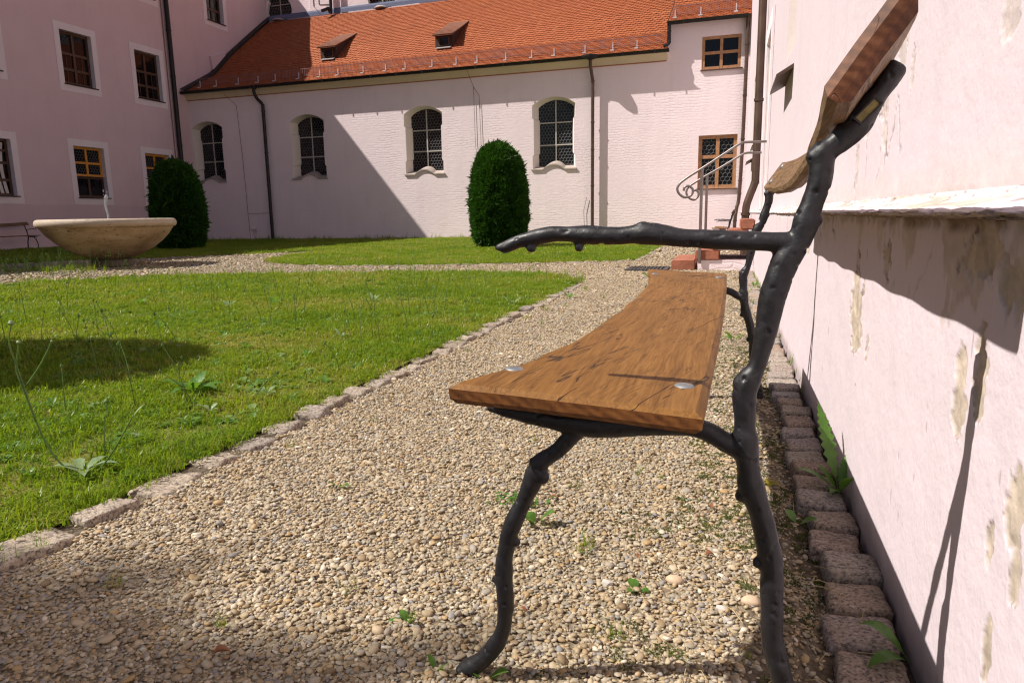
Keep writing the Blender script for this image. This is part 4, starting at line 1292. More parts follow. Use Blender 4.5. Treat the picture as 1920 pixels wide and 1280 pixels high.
post = [(1375 + 20, 838, 24), (1397, 800, 21), (1397, 760, 22), (1396, 735, 22), (1405, 709, 22), (1417, 690, 17), (1427, 656, 18), (1436, 620, 21), (1443, 584, 23), (1451, 548, 25), (1463, 512, 26), (1477, 480, 26), (1497, 455, 22), (1507, 431, 23), (1513, 412, 24), (1518, 395, 21), (1525, 375, 20), (1535, 345, 22), (1540, 309, 24), (1543, 290, 25)]
lug = [(1543, 290, 24), (1557, 278, 22), (1578, 262, 24), (1600, 238, 27), (1618, 214, 27), (1636, 190, 22), (1652, 168, 19), (1666, 148, 20), (1679, 130, 21), (1688, 120, 17)]
rear = [(1395, 800, 20), (1397, 819, 24), (1399, 846, 23), (1403, 881, 21), (1408, 913, 25), (1424, 955, 22), (1434, 995, 21), (1442, 1034, 22), (1447, 1073, 21), (1448, 1112, 22), (1447, 1170, 21), (1450, 1210, 20.5), (1460, 1249, 21), (1470, 1285, 20), (1478, 1318, 20), (1482, 1340, 19)]
FL = [(1080, 808, 17), (1046, 844, 16), (1013, 868, 17), (999, 901, 19), (984, 936, 15.5), (966, 971, 17), (952.5, 1010, 16.5), (946, 1045, 16.5), (945, 1081, 16.5), (947, 1116, 17), (947, 1151, 15), (943, 1180, 15), (927, 1210, 17), (908, 1233, 17), (882, 1252, 18), (864, 1266, 16)]
bear = [(915, 762, 9), (950, 770, 13), (985, 776, 17), (1030, 784, 20), (1075, 791, 23), (1110, 795, 24), (1160, 797, 23), (1230, 795, 22), (1290, 799, 19), (1330, 811, 19), (1360, 828, 19), (1390, 845, 19)]
PARTS = [('armrest', arm), ('back_post', post + lug[1:]), ('rear_leg', rear), ('front_leg', FL), ('seat_bearer', bear)]
KN = [(995, 464, 10, 0), (1087, 462, 10, 0), (1208, 425, 13, 0), (1384, 716, 16, 1), (1528, 292, 17, 1), (1532, 412, 11, 1), (1470, 497, 21, 1), (1386, 928, 12, 2), (1421, 1056, 11, 2), (1405, 822, 18, 2), (1402, 852, 22, 2), (1002, 868, 11, 3), (971, 1015, 9, 3), (931, 1086, 8, 3), (1018, 890, 16, 3), (868, 1262, 15, 3), (1245, 432, 11, 0)]
mbf = MB(); samples = []
for pi, (nm, pts) in enumerate(PARTS):
    P_, rad = px_tube(pts)
    mbf.tube(P_, rad, 14)
    for p, r_ in zip(P_, rad):
        samples.append((p[0], p[1], p[2], r_, pi))
for x, y, r_, pi in KN:
    p = fpt(x, y); rr = r_ * float((p - CAM) @ CF) / F
    dx = rng.normal(0, 1, 3); dx[1] = -abs(dx[1]) - 0.5; dx /= np.linalg.norm(dx)
    q = p + dx * rr * 0.3
    mbf.tube([q + np.array([0, 0, -rr * 0.92]), q + np.array([0, 0, -rr * 0.7]), q, q + np.array([0, 0, rr * 0.7]), q + np.array([0, 0, rr * 0.92])], [rr * 0.35, rr * 0.75, rr, rr * 0.75, rr * 0.35], 12)
# end discs of the sawn twigs on the underside of the arm
me = mbf.mesh('frame_casting')
tmp = bpy.data.objects.new('frame_casting', me)
COL.objects.link(tmp)
rm = tmp.modifiers.new('r', 'REMESH'); rm.mode = 'VOXEL'; rm.voxel_size = 0.0026; rm.use_smooth_shade = True
sm = tmp.modifiers.new('s', 'SMOOTH'); sm.factor = 0.5; sm.iterations = 5
dg = bpy.context.evaluated_depsgraph_get()
fm = bpy.data.meshes.new_from_object(tmp.evaluated_get(dg))
bpy.data.objects.remove(tmp)
co = np.zeros(len(fm.vertices) * 3); fm.vertices.foreach_get('co', co); co = co.reshape(-1, 3)
no = np.zeros(len(fm.vertices) * 3); fm.vertices.foreach_get('normal', no); no = no.reshape(-1, 3)
disp = np.array([mnoise.noise(Vector(p) * 26) * 0.0017 + mnoise.noise(Vector(p) * 75) * 0.0006 + mnoise.noise(Vector(p) * 36 + Vector((2, 8, 4))) * 0.0007 - max(0, mnoise.noise(Vector(p) * 105 + Vector((7, 3, 1))) - 0.42) * 0.011 for p in co])
co = co + no * disp[:, None]
fm.vertices.foreach_set('co', co.ravel()); fm.update()
nn = np.zeros(len(fm.vertices) * 3); fm.vertices.foreach_get('normal', nn); nn = nn.reshape(-1, 3)
SA = np.array(samples)
cen = np.zeros(len(fm.polygons) * 3); fm.polygons.foreach_get('center', cen); cen = cen.reshape(-1, 3)
own = np.zeros(len(cen), int)
for i0 in range(0, len(cen), 4000):
    d = np.linalg.norm(cen[i0:i0 + 4000, None, :] - SA[None, :, :3], axis=2) - SA[None, :, 3]
    own[i0:i0 + 4000] = SA[d.argmin(1), 4].astype(int)
polys = [tuple(p.vertices) for p in fm.polygons]
frame_parts = []
for pi, (nm, _) in enumerate(PARTS):
    fs = [polys[i] for i in np.nonzero(own == pi)[0]]
    used = sorted({v for f in fs for v in f}); mp = {v: i for i, v in enumerate(used)}
    pm = bpy.data.meshes.new(nm)
    pm.from_pydata([tuple(co[v]) for v in used], [], [tuple(mp[v] for v in f) for f in fs])
    pm.materials.append(M['iron'])
    pm.polygons.foreach_set('use_smooth', [True] * len(pm.polygons))
    pm.update()
    pm.normals_split_custom_set_from_vertices([tuple(nn[v]) for v in used])
    frame_parts.append((nm, pm))
for k, off in enumerate(((0, 0, 0), (0.033, 1.87, 0.0))):
    for nm, pm in frame_parts:
        o = link(nm, pm, bench)
        o.location = off if nm != 'armrest' or k == 0 else (off[0], off[1], -0.058)
# rim and added yellow infill standing for the see-through slot in the lug
pc = fpt(1622, 212); 
t_ = np.array([0.68, 0, 0.733]); n_ = np.array([0.733, 0, -0.68])
def frB(u, v, w_):
    p = pc + t_ * u + n_ * v + np.array([0, -0.020 - w_, 0]); return tuple(p)
b = MB()
for bx in ((-0.020, 0.020, -0.010, -0.0072), (-0.020, 0.020, 0.0072, 0.010), (-0.020, -0.017, -0.0072, 0.0072), (0.017, 0.020, -0.0072, 0.0072)):
    b.box(bx[0] * 0.85, bx[1] * 0.85, bx[2] * 0.62, bx[3] * 0.62, -0.006, 0.0012, frB)
b.obj('slot_rim', M['iron'], bench)
b = MB().box(-0.0145, 0.0145, -0.0046, 0.0046, -0.010, -0.001, frB)
b.obj('slot_infill', M['slotfill'], bench)
# seat plank: concave front edge, chamfered ends
ZS0, ZS1 = 0.503, 0.486
def seat_z(x):
    return ZS0 + (ZS1 - ZS0) * (x + 0.40) / 0.38
EDGE = [(0.985, -0.408), (1.10, -0.368), (1.22, -0.338), (1.40, -0.312), (1.60, -0.298), (1.95, -0.284), (2.34, -0.281), (2.70, -0.288), (3.05, -0.315), (3.25, -0.345), (3.385, -0.362)]
EY = np.array([e[0] for e in EDGE]); EX = np.array([e[1] for e in EDGE])
ny, nx = 64, 18
TH = 0.032
sy = np.linspace(0, 1, ny); sx = np.linspace(0, 1, nx)
def yline(x, t):
    y0 = 0.985 + (0.962 - 0.985) * (x + 0.408) / 0.385
    y1 = 3.385 + (3.36 - 3.385) * (x + 0.362) / 0.364
    return y0 + (y1 - y0) * t
def seat_pt(i, j, inset, z_off):
    t = sy[j]
    ym = 0.975 + 2.40 * t
    xl = np.interp(ym, EY, EX); xr = -0.0237 + 0.026 * t + 0.010 * math.sin(t * math.pi)
    xl += 0.004 * math.sin(ym * 23) * (0.5 + 0.5 * math.sin(ym * 7))
    xl += inset; xr -= inset
    x = xl + (xr - xl) * sx[i]
    y = yline(x, t)
    if j == 0: y += inset * 1.0
    if j == ny - 1: y -= inset
    und = 0.0016 * mnoise.noise(Vector((x * 9, y * 3, 3))) + 0.004 * mnoise.noise(Vector((x * 2, y * 1.2, 9)))
    return tuple(CAM + (np.array((x, y, seat_z(x) + z_off + und)) - CAM) * BK)
def ring_plank(layers, ptf, name, mat_top, mat_end, first=1):
    """stack of loops from the top face round to the bottom face"""
    b = MB()
    top = np.array([[ptf(i, j, layers[0][0], layers[0][1]) for i in range(nx)] for j in range(ny)])
    b.grid(top)
    idx = [(i, 0) for i in range(nx)] + [(nx - 1, j) for j in range(1, ny)] + [(i, ny - 1) for i in range(nx - 2, -1, -1)] + [(0, j) for j in range(ny - 2, 0, -1)]
    n = len(idx)
    prev = [j * nx + i for i, j in idx]
    endf = []
    for ri, (ins, zo) in enumerate(layers[1:]):
        o = len(b.v)
        b.v += [tuple(map(float, ptf(i, j, ins, zo))) for i, j in idx]
        cur = list(range(o, o + n))
        for k in range(n):
            k2 = (k + 1) % n
            if ri >= first and idx[k][1] == 0 and idx[k2][1] == 0 or (ri >= first and idx[k][1] == ny - 1 and idx[k2][1] == ny - 1):
                endf.append(len(b.f))
            b.f.append((prev[k], prev[k2], cur[k2], cur[k]))
        prev = cur
    bot = np.array([[ptf(i, j, layers[-1][0], layers[-1][1] - 0.0002) for i in range(nx)] for j in range(ny)])
    b.grid(bot)
    me = b.mesh(name, mat_top, 22, True)
    me.materials.append(mat_end)
    for k in endf:
        me.polygons[k].material_index = 1
    return me
seat = ring_plank([(0.011, 0), (0.0, -0.007), (0.001, -TH + 0.009), (0.010, -TH)], seat_pt, 'seat_plank', M['oak'], M['oakend'])
link('seat_plank', seat, bench)
# back plank, leaning back
TB = np.array([0.565, 0, 0.825]); NB = np.array([-0.825, 0, 0.565])
BTH = 0.033
BA, BB = ony(1538, 171, 0.86), ony(1431, 352, 3.02)      # lower front corners of the two ends
BOW = np.array([0.626, 0, -0.78])
def back_pt(i, j, inset, zo):
    t = sy[j]
    p0 = BA + (BB - BA) * t
    y = p0[1]
    bow = 0.050 * 4 * t * (1 - t)
    s0 = 0.0 - 0.006 * t + inset + 0.002 * math.sin(y * 19)
    s1 = 0.124 - inset
    s = s0 + (s1 - s0) * sx[i]
    if j == 0: y += inset
    if j == ny - 1: y -= inset
    p = np.array([p0[0], y, p0[2]]) + TB * s + NB * (zo + 0.001 * mnoise.noise(Vector((s * 30, y * 4, 1)))) + BOW * bow
    return p
back = ring_plank([(0.009, 0), (0.0, -0.010), (0.0, -0.022), (0.010, -BTH)], back_pt, 'back_plank', M['oakback'], M['backend'], 0)
link('back_plank', back, bench)
def dome(c, nrm, r_, h, mat, name='bolt', n=16):
    nrm = Vector(nrm).normalized()
    q = Vector((0, 0, 1)).rotation_difference(nrm)
    b = MB().lathe([(r_, -0.004), (r_, 0.0005), (r_ * 0.85, h * 0.6), (r_ * 0.5, h * 0.92), (r_ * 0.12, h)], (0, 0, 0), n)
    b.v = [tuple(q @ Vector(v) + Vector(c)) for v in b.v]
    return b.obj(name, mat, bench, smooth=True)
def hexnut(c, r_, h):
    o = MB().tube([Vector(c), Vector(c) - Vector((0, 0, h))], r_, 6).obj('nut', M['nut'], bench)
    MB().tube([Vector(c) - Vector((0, 0, h * 0.5)), Vector(c) - Vector((0, 0, h * 1.5))], r_ * 0.5, 8).obj('bolt_end', M['nut'], o)
for px_, py_ in ((965, 693.5), (1283, 724), (1228, 513.5), (1348, 519.5)):
    zz = 0.5 if px_ in (965, 1228) else 0.4885
    p = onz(px_, py_, zz)
    p = CAM + (np.array((p[0], p[1], seat_z(p[0]))) - CAM) * BK
    zt = p[2]
    dome((p[0], p[1], zt), (0.04, 0, 1), 0.0155, 0.005, M['nut'])
    hexnut((p[0], p[1], zt - TH - 0.018), 0.010, 0.012)
for sb in (0.03, 0.095):
    tt = 0.935
    p = BA + (BB - BA) * tt + TB * sb + NB * 0.001 + BOW * 0.050 * 4 * tt * (1 - tt)
    dome(p, NB, 0.013, 0.005, M['nut'])
# two more benches of the same make
b2 = copy_tree(bench)
b2['label'] = 'distant branch bench in shade against the mauve wall behind the fountain'
b2.location = (XL + 0.5, 17.3, 0); b2.rotation_euler = (0, 0, math.pi); b2.scale = (1, 1, 0.86)
b3 = copy_tree(bench)
b3['label'] = 'distant branch bench in sun by the drainpipes, past the red steps'
b3.location = (-0.03, 15.7, -0.02); b3.scale = (0.86, 0.86, 0.86)

# ------------------------------------------------------------------ fountain
FC = (-10.35, 9.76, 0)
fo = thing('fountain', 'shallow round travertine fountain bowl on a low foot with a single water jet', 'fountain', FC)
MB().lathe([(0.30, 0.0), (0.33, 0.03), (0.33, 0.13), (0.30, 0.17)], FC, 40).obj('foot', M['wetstone'], fo, smooth=35)
FK = 0.815
bowl = [(0.26, 0.15), (0.42, 0.165), (0.62, 0.225), (0.82, 0.32), (1.02, 0.45), (1.15, 0.56), (1.23, 0.655), (1.255, 0.685), (1.262, 0.695), (1.30, 0.70), (1.325, 0.725), (1.335, 0.76), (1.325, 0.80), (1.30, 0.825), (1.26, 0.835), (1.18, 0.832), (1.14, 0.81), (1.08, 0.74), (0.9, 0.60), (0.5, 0.45), (0.02, 0.42)]
MB().lathe([(r_ * FK, z) for r_, z in bowl], FC, 72).obj('bowl', M['trav'], fo, smooth=50)
MB().lathe([(0.90, 0.775), (0.5, 0.776), (0.02, 0.777)], FC, 48).obj('water', M['water'], fo, smooth=True)
jp = [(FC[0] + 0.02 * math.sin(k * 0.5) + 0.006 * k / 4, FC[1], 0.78 + 0.031 * k) for k in range(16)]
jr = [0.012 + 0.007 * abs(math.sin(k * 1.9)) + (0.012 if k > 12 else 0) for k in range(16)]
jr[-1] = 0.012
M['jet'] = simple('white_water', (0.82, 0.84, 0.88), 0.25, var=0.05, Transmission_Weight=0.45, IOR=1.33)
jet = MB().tube(jp, jr, 10)
for k in range(26):
    a = random.uniform(0, 6.28); z = random.uniform(0.9, 1.34); rr = random.uniform(0.01, 0.05)
    jet.lathe([(0.001, -0.007), (0.006, 0), (0.001, 0.007)], (FC[0] + rr * math.cos(a), FC[1] + rr * math.sin(a), z), 6)
jet.obj('water_jet', M['jet'], fo, smooth=True)

# ------------------------------------------------------------------ clipped yews
def zs_low(pr):
    return min(p[1] for p in pr)
def shrub(name, cat, lab, x, y, profile, n, leaf, mat, grp=None, seed=0, spread=0.5, corek=0.90):
    o = thing(name, lab, cat, (x, y, 0), grp)
    r_ = np.random.default_rng(seed)
    zs = np.array([p[1] for p in profile]); rs = np.array([p[0] for p in profile])
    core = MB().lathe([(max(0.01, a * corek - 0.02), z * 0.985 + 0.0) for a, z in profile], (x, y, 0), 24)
    if zs_low(profile) < 1: MB().tube([(x, y, -0.03), (x + 0.02, y, profile[len(profile) // 2][1])], [0.07, 0.05], 8).obj('trunk', M['bark'], o, smooth=True)
    # leaf sprays all over the clipped surface
    seg = np.hypot(np.diff(rs), np.diff(zs)); wts = seg * (rs[1:] + rs[:-1] + 0.05); wts /= wts.sum()
    k = r_.choice(len(seg), n, p=wts); t = r_.random(n)
    rad = rs[k] + (rs[k + 1] - rs[k]) * t; z = zs[k] + (zs[k + 1] - zs[k]) * t
    th = r_.random(n) * 2 * np.pi
    clump = np.array([mnoise.noise(Vector((math.cos(a) * q * 5, math.sin(a) * q * 5, h * 5 + seed))) for a, q, h in zip(th, rad, z)])
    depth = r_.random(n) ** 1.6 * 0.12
    rad2 = np.maximum(rad - depth + clump * 0.045, 0.01)
    P_ = np.stack([x + rad2 * np.cos(th), y + rad2 * np.sin(th), z + clump * 0.03 * (z > zs.max() * 0.9)], 1)
    nr, nz_ = (zs[k + 1] - zs[k]) / (seg[k] + 1e-9), -(rs[k + 1] - rs[k]) / (seg[k] + 1e-9)
    N_ = np.stack([np.cos(th) * nr, np.sin(th) * nr, nz_], 1)
    D = N_ * 0.75 + np.array([0, 0, 0.45]) + r_.normal(0, spread, (n, 3))
    D /= np.linalg.norm(D, axis=1)[:, None]
    Sd = np.cross(D, r_.normal(0, 1, (n, 3))); Sd /= np.linalg.norm(Sd, axis=1)[:, None]
    ln = leaf * r_.uniform(0.55, 1.25, n) * np.where(r_.random(n) < 0.06, r_.uniform(1.4, 2.3, n), 1.0); wd = leaf * 0.16 * r_.uniform(0.7, 1.3, n)
    A = P_ - Sd * wd[:, None] * 0.4; B = P_ + Sd * wd[:, None] * 0.4
    Cc = P_ + D * ln[:, None] * 0.55 + Sd * wd[:, None]; Dd = P_ + D * ln[:, None] * 0.55 - Sd * wd[:, None]
    E_ = P_ + D * ln[:, None] + np.array([0, 0, -0.12]) * ln[:, None]
    V = np.stack([A, B, Cc, E_, Dd], 1).reshape(-1, 3)
    me = bpy.data.meshes.new('crown')
    idx = np.arange(n)[:, None] * 5 + np.arange(5)
    nv0 = len(V)
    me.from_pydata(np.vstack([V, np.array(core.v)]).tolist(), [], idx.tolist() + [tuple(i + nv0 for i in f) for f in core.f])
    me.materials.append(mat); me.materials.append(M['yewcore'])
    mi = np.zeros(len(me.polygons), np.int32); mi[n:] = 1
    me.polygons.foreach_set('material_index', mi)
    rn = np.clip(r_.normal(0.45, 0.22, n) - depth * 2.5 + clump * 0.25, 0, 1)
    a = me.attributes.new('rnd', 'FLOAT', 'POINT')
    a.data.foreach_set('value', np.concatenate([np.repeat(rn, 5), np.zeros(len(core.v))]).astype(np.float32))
    me.update()
    link('crown', me, o)
    return o
YP = [(0.42, 0.06), (0.60, 0.12), (0.70, 0.35), (0.755, 0.75), (0.76, 1.15), (0.715, 1.55), (0.65, 1.88), (0.56, 2.12), (0.44, 2.30), (0.28, 2.43), (0.02, 2.49)]
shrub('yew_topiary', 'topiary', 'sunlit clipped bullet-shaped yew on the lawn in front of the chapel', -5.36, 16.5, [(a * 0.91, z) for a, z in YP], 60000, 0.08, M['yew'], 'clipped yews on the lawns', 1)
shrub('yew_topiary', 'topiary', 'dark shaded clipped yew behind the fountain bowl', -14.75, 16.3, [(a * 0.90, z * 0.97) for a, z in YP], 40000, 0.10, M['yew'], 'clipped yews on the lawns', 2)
shrub('yew_topiary', 'topiary', 'clipped yew out of view at the left that shades the near lawn', -5.03, 2.16, YP, 12000, 0.12, M['yew'], 'clipped yews on the lawns', 3)
tr = shrub('slender_tree', 'tree', 'slender tree out of view at the left that shades the corner of the gravel', -10.43, -4.48, [(0.3, 10.2), (1.2, 10.3), (1.65, 10.7), (1.7, 11.1), (1.35, 11.6), (0.8, 11.9), (0.02, 12.0)], 9500, 0.34, M['yew'], None, 4, 0.9, 0.6)
MB().tube(spline([(-10.43, -4.48, -0.05), (-10.38, -4.46, 4), (-10.48, -4.5, 8), (-10.43, -4.48, 11)], 5), list(np.linspace(0.17, 0.07, 16)), 10).obj('trunk', M['bark'], tr, smooth=True)

# ------------------------------------------------------------------ gravel, grass and weeds
def pebbles(n):
    out = []
    for k in range(n):
        bm = bmesh.new()
        bmesh.ops.create_icosphere(bm, subdivisions=1 if k % 3 else 2, radius=1)
        o = Vector((k * 3.1, 1.7, 0.3))
        sx_, sy_, sz_ = random.uniform(1.0, 1.35), random.uniform(0.64, 0.95), random.uniform(0.30, 0.52)
        for v in bm.verts:
            v.co = Vector((v.co.x * sx_, v.co.y * sy_, v.co.z * sz_)) * (1 + 0.34 * mnoise.noise(v.co * 1.2 + o))
        me = bpy.data.meshes.new('pebble')
        bm.to_mesh(me); bm.free()
        me.materials.append(M['pebble'])
        me.polygons.foreach_set('use_smooth', [True] * len(me.polygons))
        out.append(me)
    return out
random.seed(5)
PEB = variants('pebbles', pebbles(8))
LAWNS = [LAWN_NEAR, LAWN_FAR, LAWN_LEFT, LAWN_SW]
def visible(P):
    d = np.column_stack([P[:, 0], P[:, 1], -np.full(len(P), H)])
    c = d @ CF; x = CX + F * (d @ CR) / np.maximum(c, 1e-6); y = CY - F * (d @ CU) / np.maximum(c, 1e-6)
    return (c > 0.05) & (x > -140) & (x < 2060) & (y < 1420)
pts = []
def lay(x0, x1, y0, y1, dens, size, keep=None):
    n = int((x1 - x0) * (y1 - y0) * dens)
    P_ = np.column_stack([rng.uniform(x0, x1, n), rng.uniform(y0, y1, n)])
    ok = visible(P_)
    for L_ in LAWNS:
        ok &= ~in_poly(P_, L_)
    if keep is not None:
        ok &= keep(P_)
    P_ = P_[ok]
    s = size * np.exp(rng.normal(0, 0.30, len(P_)))
    pts.append(np.column_stack([P_, s]))
soilm = lambda P_: rng.random(len(P_)) < np.where(P_[:, 0] > 0.05, np.where(fbm(P_[:, 0] * 5, P_[:, 1] * 5, 61) > 0.45, 0.62, 0.22), 1.0)
lay(-1.62, 0.215, 0.5, 2.6, 27000, 0.0044, soilm)
lay(-1.62, 0.215, 2.6, 4.6, 20000, 0.0047, soilm)
lay(-1.62, 0.30, 4.6, 9.6, 10500, 0.0058)
lay(-9.5, 0.30, 8.3, 11.8, 3200, 0.0095)
lay(-13.5, -8.0, 6.0, 14.0, 900, 0.016)
lay(-1.4, 0.3, 11.6, 23.5, 900, 0.015)
Pq = np.vstack(pts)
edge_keep = ~((Pq[:, 0] > -1.60) & (Pq[:, 0] < -1.505) & (Pq[:, 1] < 7.4) & (rng.random(len(Pq)) < 0.93))
Pq = Pq[edge_keep]
big = rng.random(len(Pq)) < 0.003
Pq[big, 2] *= rng.uniform(1.4, 2.0, big.sum())
zz = gz(Pq[:, 0], Pq[:, 1]) + Pq[:, 2] * rng.uniform(-0.2, 0.75, len(Pq))
n = len(Pq)
scatter('gravel', np.column_stack([Pq[:, :2], zz]), np.column_stack([rng.normal(0, 0.26, n), rng.normal(0, 0.26, n), rng.uniform(0, 6.28, n)]), np.repeat(Pq[:, 2:3], 3, 1), rng.random(n), PEB)

def clump_mesh(k, nb, rad, hmin, hmax, wd, lean=0.6):
    r_ = np.random.default_rng(500 + k)
    b = MB()
    for i in range(nb):
        a = r_.uniform(0, 6.28); q = rad * math.sqrt(r_.random())
        px, py = q * math.cos(a), q * math.sin(a)
        h = r_.uniform(hmin, hmax); az = r_.uniform(0, 6.28); ln = r_.uniform(0.15, lean) * h
        dx, dy = math.cos(az), math.sin(az)
        sx_, sy_ = -dy * wd / 2 * r_.uniform(0.7, 1.3), dx * wd / 2 * r_.uniform(0.7, 1.3)
        vs = []
        for t, w_ in ((0, 1.0), (0.5, 0.85)):
            cx_, cy_, cz_ = px + dx * ln * t * t, py + dy * ln * t * t, h * t
            vs += [(cx_ - sx_ * w_, cy_ - sy_ * w_, cz_), (cx_ + sx_ * w_, cy_ + sy_ * w_, cz_)]
        vs.append((px + dx * ln, py + dy * ln, h * max(0.25, 1 - 0.45 * (ln / h))))
        b.add(vs, [(0, 1, 3, 2), (2, 3, 4)])
    return b.mesh('grass_clump', M['blade'])
GR = variants('grass_clumps', [clump_mesh(k, 20, 0.04, 0.012, 0.040, 0.0034, 1.5) for k in range(6)])
GRT = variants('tall_grass', [clump_mesh(20 + k, 11, 0.03, 0.06, 0.17, 0.0034, 0.7) for k in range(4)])
def poly_pts(poly, dens, ymin, ymax, dmin=0):
    xs = [p[0] for p in poly]; ys = [p[1] for p in poly]
    x0, x1, y0, y1 = min(xs), max(xs), max(min(ys), ymin), min(max(ys), ymax)
    if y1 <= y0:
        return np.zeros((0, 2))
    n = int((x1 - x0) * (y1 - y0) * dens)
    P_ = np.column_stack([rng.uniform(x0, x1, n), rng.uniform(y0, y1, n)])
    return P_[in_poly(P_, poly) & visible(P_)]
def lawn_scatter(poly, rings):
    out = []
    for dens, d0, d1, sc in rings:
        P_ = poly_pts(poly, dens, -1, 30)
        dist = np.hypot(P_[:, 0], P_[:, 1])
        P_ = P_[(dist >= d0) & (dist < d1)]
        out.append(np.column_stack([P_, np.full(len(P_), sc)]))
    return np.vstack(out)
RINGS = [(1500, 0, 2.6, 1.0), (950, 2.6, 4.5, 1.12), (560, 4.5, 8, 1.35), (250, 8, 13, 1.8), (110, 13, 40, 2.5)]
G = np.vstack([lawn_scatter(p, RINGS) for p in LAWNS])
G = G[(fbm(G[:, 0] * 2.1, G[:, 1] * 2.1, 75, 4) > 0.43) | (rng.random(len(G)) < 0.55)]
n = len(G)
hv = 0.25 + 1.75 * fbm(G[:, 0] * 2.6, G[:, 1] * 2.6, 71)
sc = G[:, 2:3] * np.column_stack([np.ones(n), np.ones(n), hv / np.sqrt(G[:, 2])]) * rng.uniform(0.75, 1.25, (n, 1))
tone = np.clip(-0.04 + 1.25 * fbm(G[:, 0] * 1.1, G[:, 1] * 1.1, 72, 5) + rng.normal(0, 0.2, n), 0, 1)
scatter('grass', np.column_stack([G[:, :2], np.full(n, 0.012)]), np.column_stack([rng.normal(0, 0.12, n), rng.normal(0, 0.12, n), rng.uniform(0, 6.28, n)]), sc, tone, GR)
# rough taller grass: lawn edges, foot of the chapel wall, tufts in the gravel
T = []
def along(pl_, step, spread, s0, s1):
    for (xa, ya), (xb, yb) in zip(pl_[:-1], pl_[1:]):
        L_ = math.hypot(xb - xa, yb - ya)
        for _ in range(int(L_ / step)):
            t = random.random()
            T.append((xa + (xb - xa) * t + random.gauss(0, spread), ya + (yb - ya) * t + random.gauss(0, spread), random.uniform(s0, s1)))
random.seed(8)
along(LAWN_NEAR[1:12], 0.05, 0.10, 0.5, 1.3)
along([(-1.63, 0.6), (-1.61, 7.3)], 0.03, 0.04, 0.22, 0.55)
along([(-20.6, 23.95), (-2, 23.70)], 0.10, 0.12, 0.8, 2.2)
along(LAWN_FAR[1:9], 0.12, 0.12, 0.6, 1.3)
along(LAWN_LEFT[1:7], 0.12, 0.12, 0.6, 1.3)
along([(-9.6, 8.6), (-11.3, 8.7)], 0.02, 0.25, 0.6, 1.5)
along([(0.33, 3.0), (0.33, 9.5)], 0.16, 0.01, 0.25, 0.7)
for _ in range(700):
    x, y = random.uniform(-9, -1.7), random.uniform(1, 8.5)
    T.append((x, y, random.uniform(0.4, 0.9)))
for px_, py_, s in ((215, 1108, .30), (650, 1110, .22), (415, 1180, .28), (1240, 900, .22), (1190, 890, .25), (940, 1175, .2), (1090, 1040, .3), (1110, 1032, .3), (1015, 610, .5), (1020, 585, .6), (1060, 575, .4), (985, 600, .4), (1100, 545, .6), (1130, 560, .4), (860, 640, .35), (1010, 640, .3), (545, 840, .2), (700, 790, .18), (880, 660, .3), (1000, 830, .2), (1080, 920, .2), (1160, 1200, .25), (1390, 1240, .2), (40, 1050, .4), (20, 1062, .4), (75, 1040, .35), (1290, 500, .5), (1230, 520, .5), (1185, 530, .4), (1400, 600, .3), (1410, 570, .4), (1395, 540, .4), (760, 1165, .18)):
    p = onz(px_, py_)
    for _ in range(3):
        T.append((p[0] + random.gauss(0, 0.012), p[1] + random.gauss(0, 0.012), s * random.uniform(0.7, 1.2)))
T = np.array(T); n = len(T)
scatter('tall_grass', np.column_stack([T[:, :2], np.full(n, 0.005)]), np.column_stack([rng.normal(0, 0.15, n), rng.normal(0, 0.15, n), rng.uniform(0, 6.28, n)]), np.repeat(T[:, 2:3], 3, 1), np.clip(rng.normal(0.5, 0.25, n), 0, 0.95), GRT)

def leaf_geo(b, base, az, length, width, rise=0.5, droop=0.6, tooth=0.0, nseg=7, curl=0.15, stalk=0.15, twist=0.0):
    """one leaf blade: arching midrib, cupped, optionally toothed margin"""
    base = Vector(base)
    d = Vector((math.cos(az), math.sin(az), 0)); s_ = Vector((-d.y, d.x, 0))
    rows = []
    for k in range(nseg + 1):
        t = k / nseg
        pos = base + d * length * (t - 0.12 * t * t) + Vector((0, 0, length * (rise * t - droop * t * t)))
        w_ = 0.06 if t < stalk else max(0.02, math.sin(math.pi * min(1, ((t - stalk) / (1 - stalk)) ** 0.75)) ** 0.8)
        if tooth and t > stalk and k % 2:
            w_ *= 1 - tooth
        wv = s_ * width / 2 * w_
        up = Vector((0, 0, abs(width) * curl * w_ + twist * width * w_))
        rows.append([pos - wv + up, pos, pos + wv + up - Vector((0, 0, 2 * twist * width * w_))])
    b.grid(np.array([[tuple(p) for p in r_] for r_ in rows]))
def rosette(name, lab, cat, x, y, n, length, width, mat, rise=0.5, droop=0.5, tooth=0.0, seed=0, z=0.0, grp=None, aim=None, nseg=9):
    r_ = random.Random(seed)
    o = thing(name, lab, cat, (x, y, z), grp)
    for k in range(n):
        b = MB()
        az = (aim[k] if aim else 2 * math.pi * (k + r_.uniform(-0.3, 0.3)) / n)
        leaf_geo(b, (x, y, z), az, length * r_.uniform(0.7, 1.15), width * r_.uniform(0.8, 1.2), rise * r_.uniform(0.7, 1.4), droop * r_.uniform(0.7, 1.2), tooth, nseg)
        b.obj('leaf', mat, o, smooth='all', fix=False)
    return o
WG = 'weeds in the courtyard'
w1 = onz(365, 742)
rosette('weed_rosette', 'largest leafy rosette weed in the near lawn', 'weed', w1[0], w1[1], 11, 0.15, 0.045, M['leaf'], 0.7, 0.5, 0.25, 1, 0.02, WG)
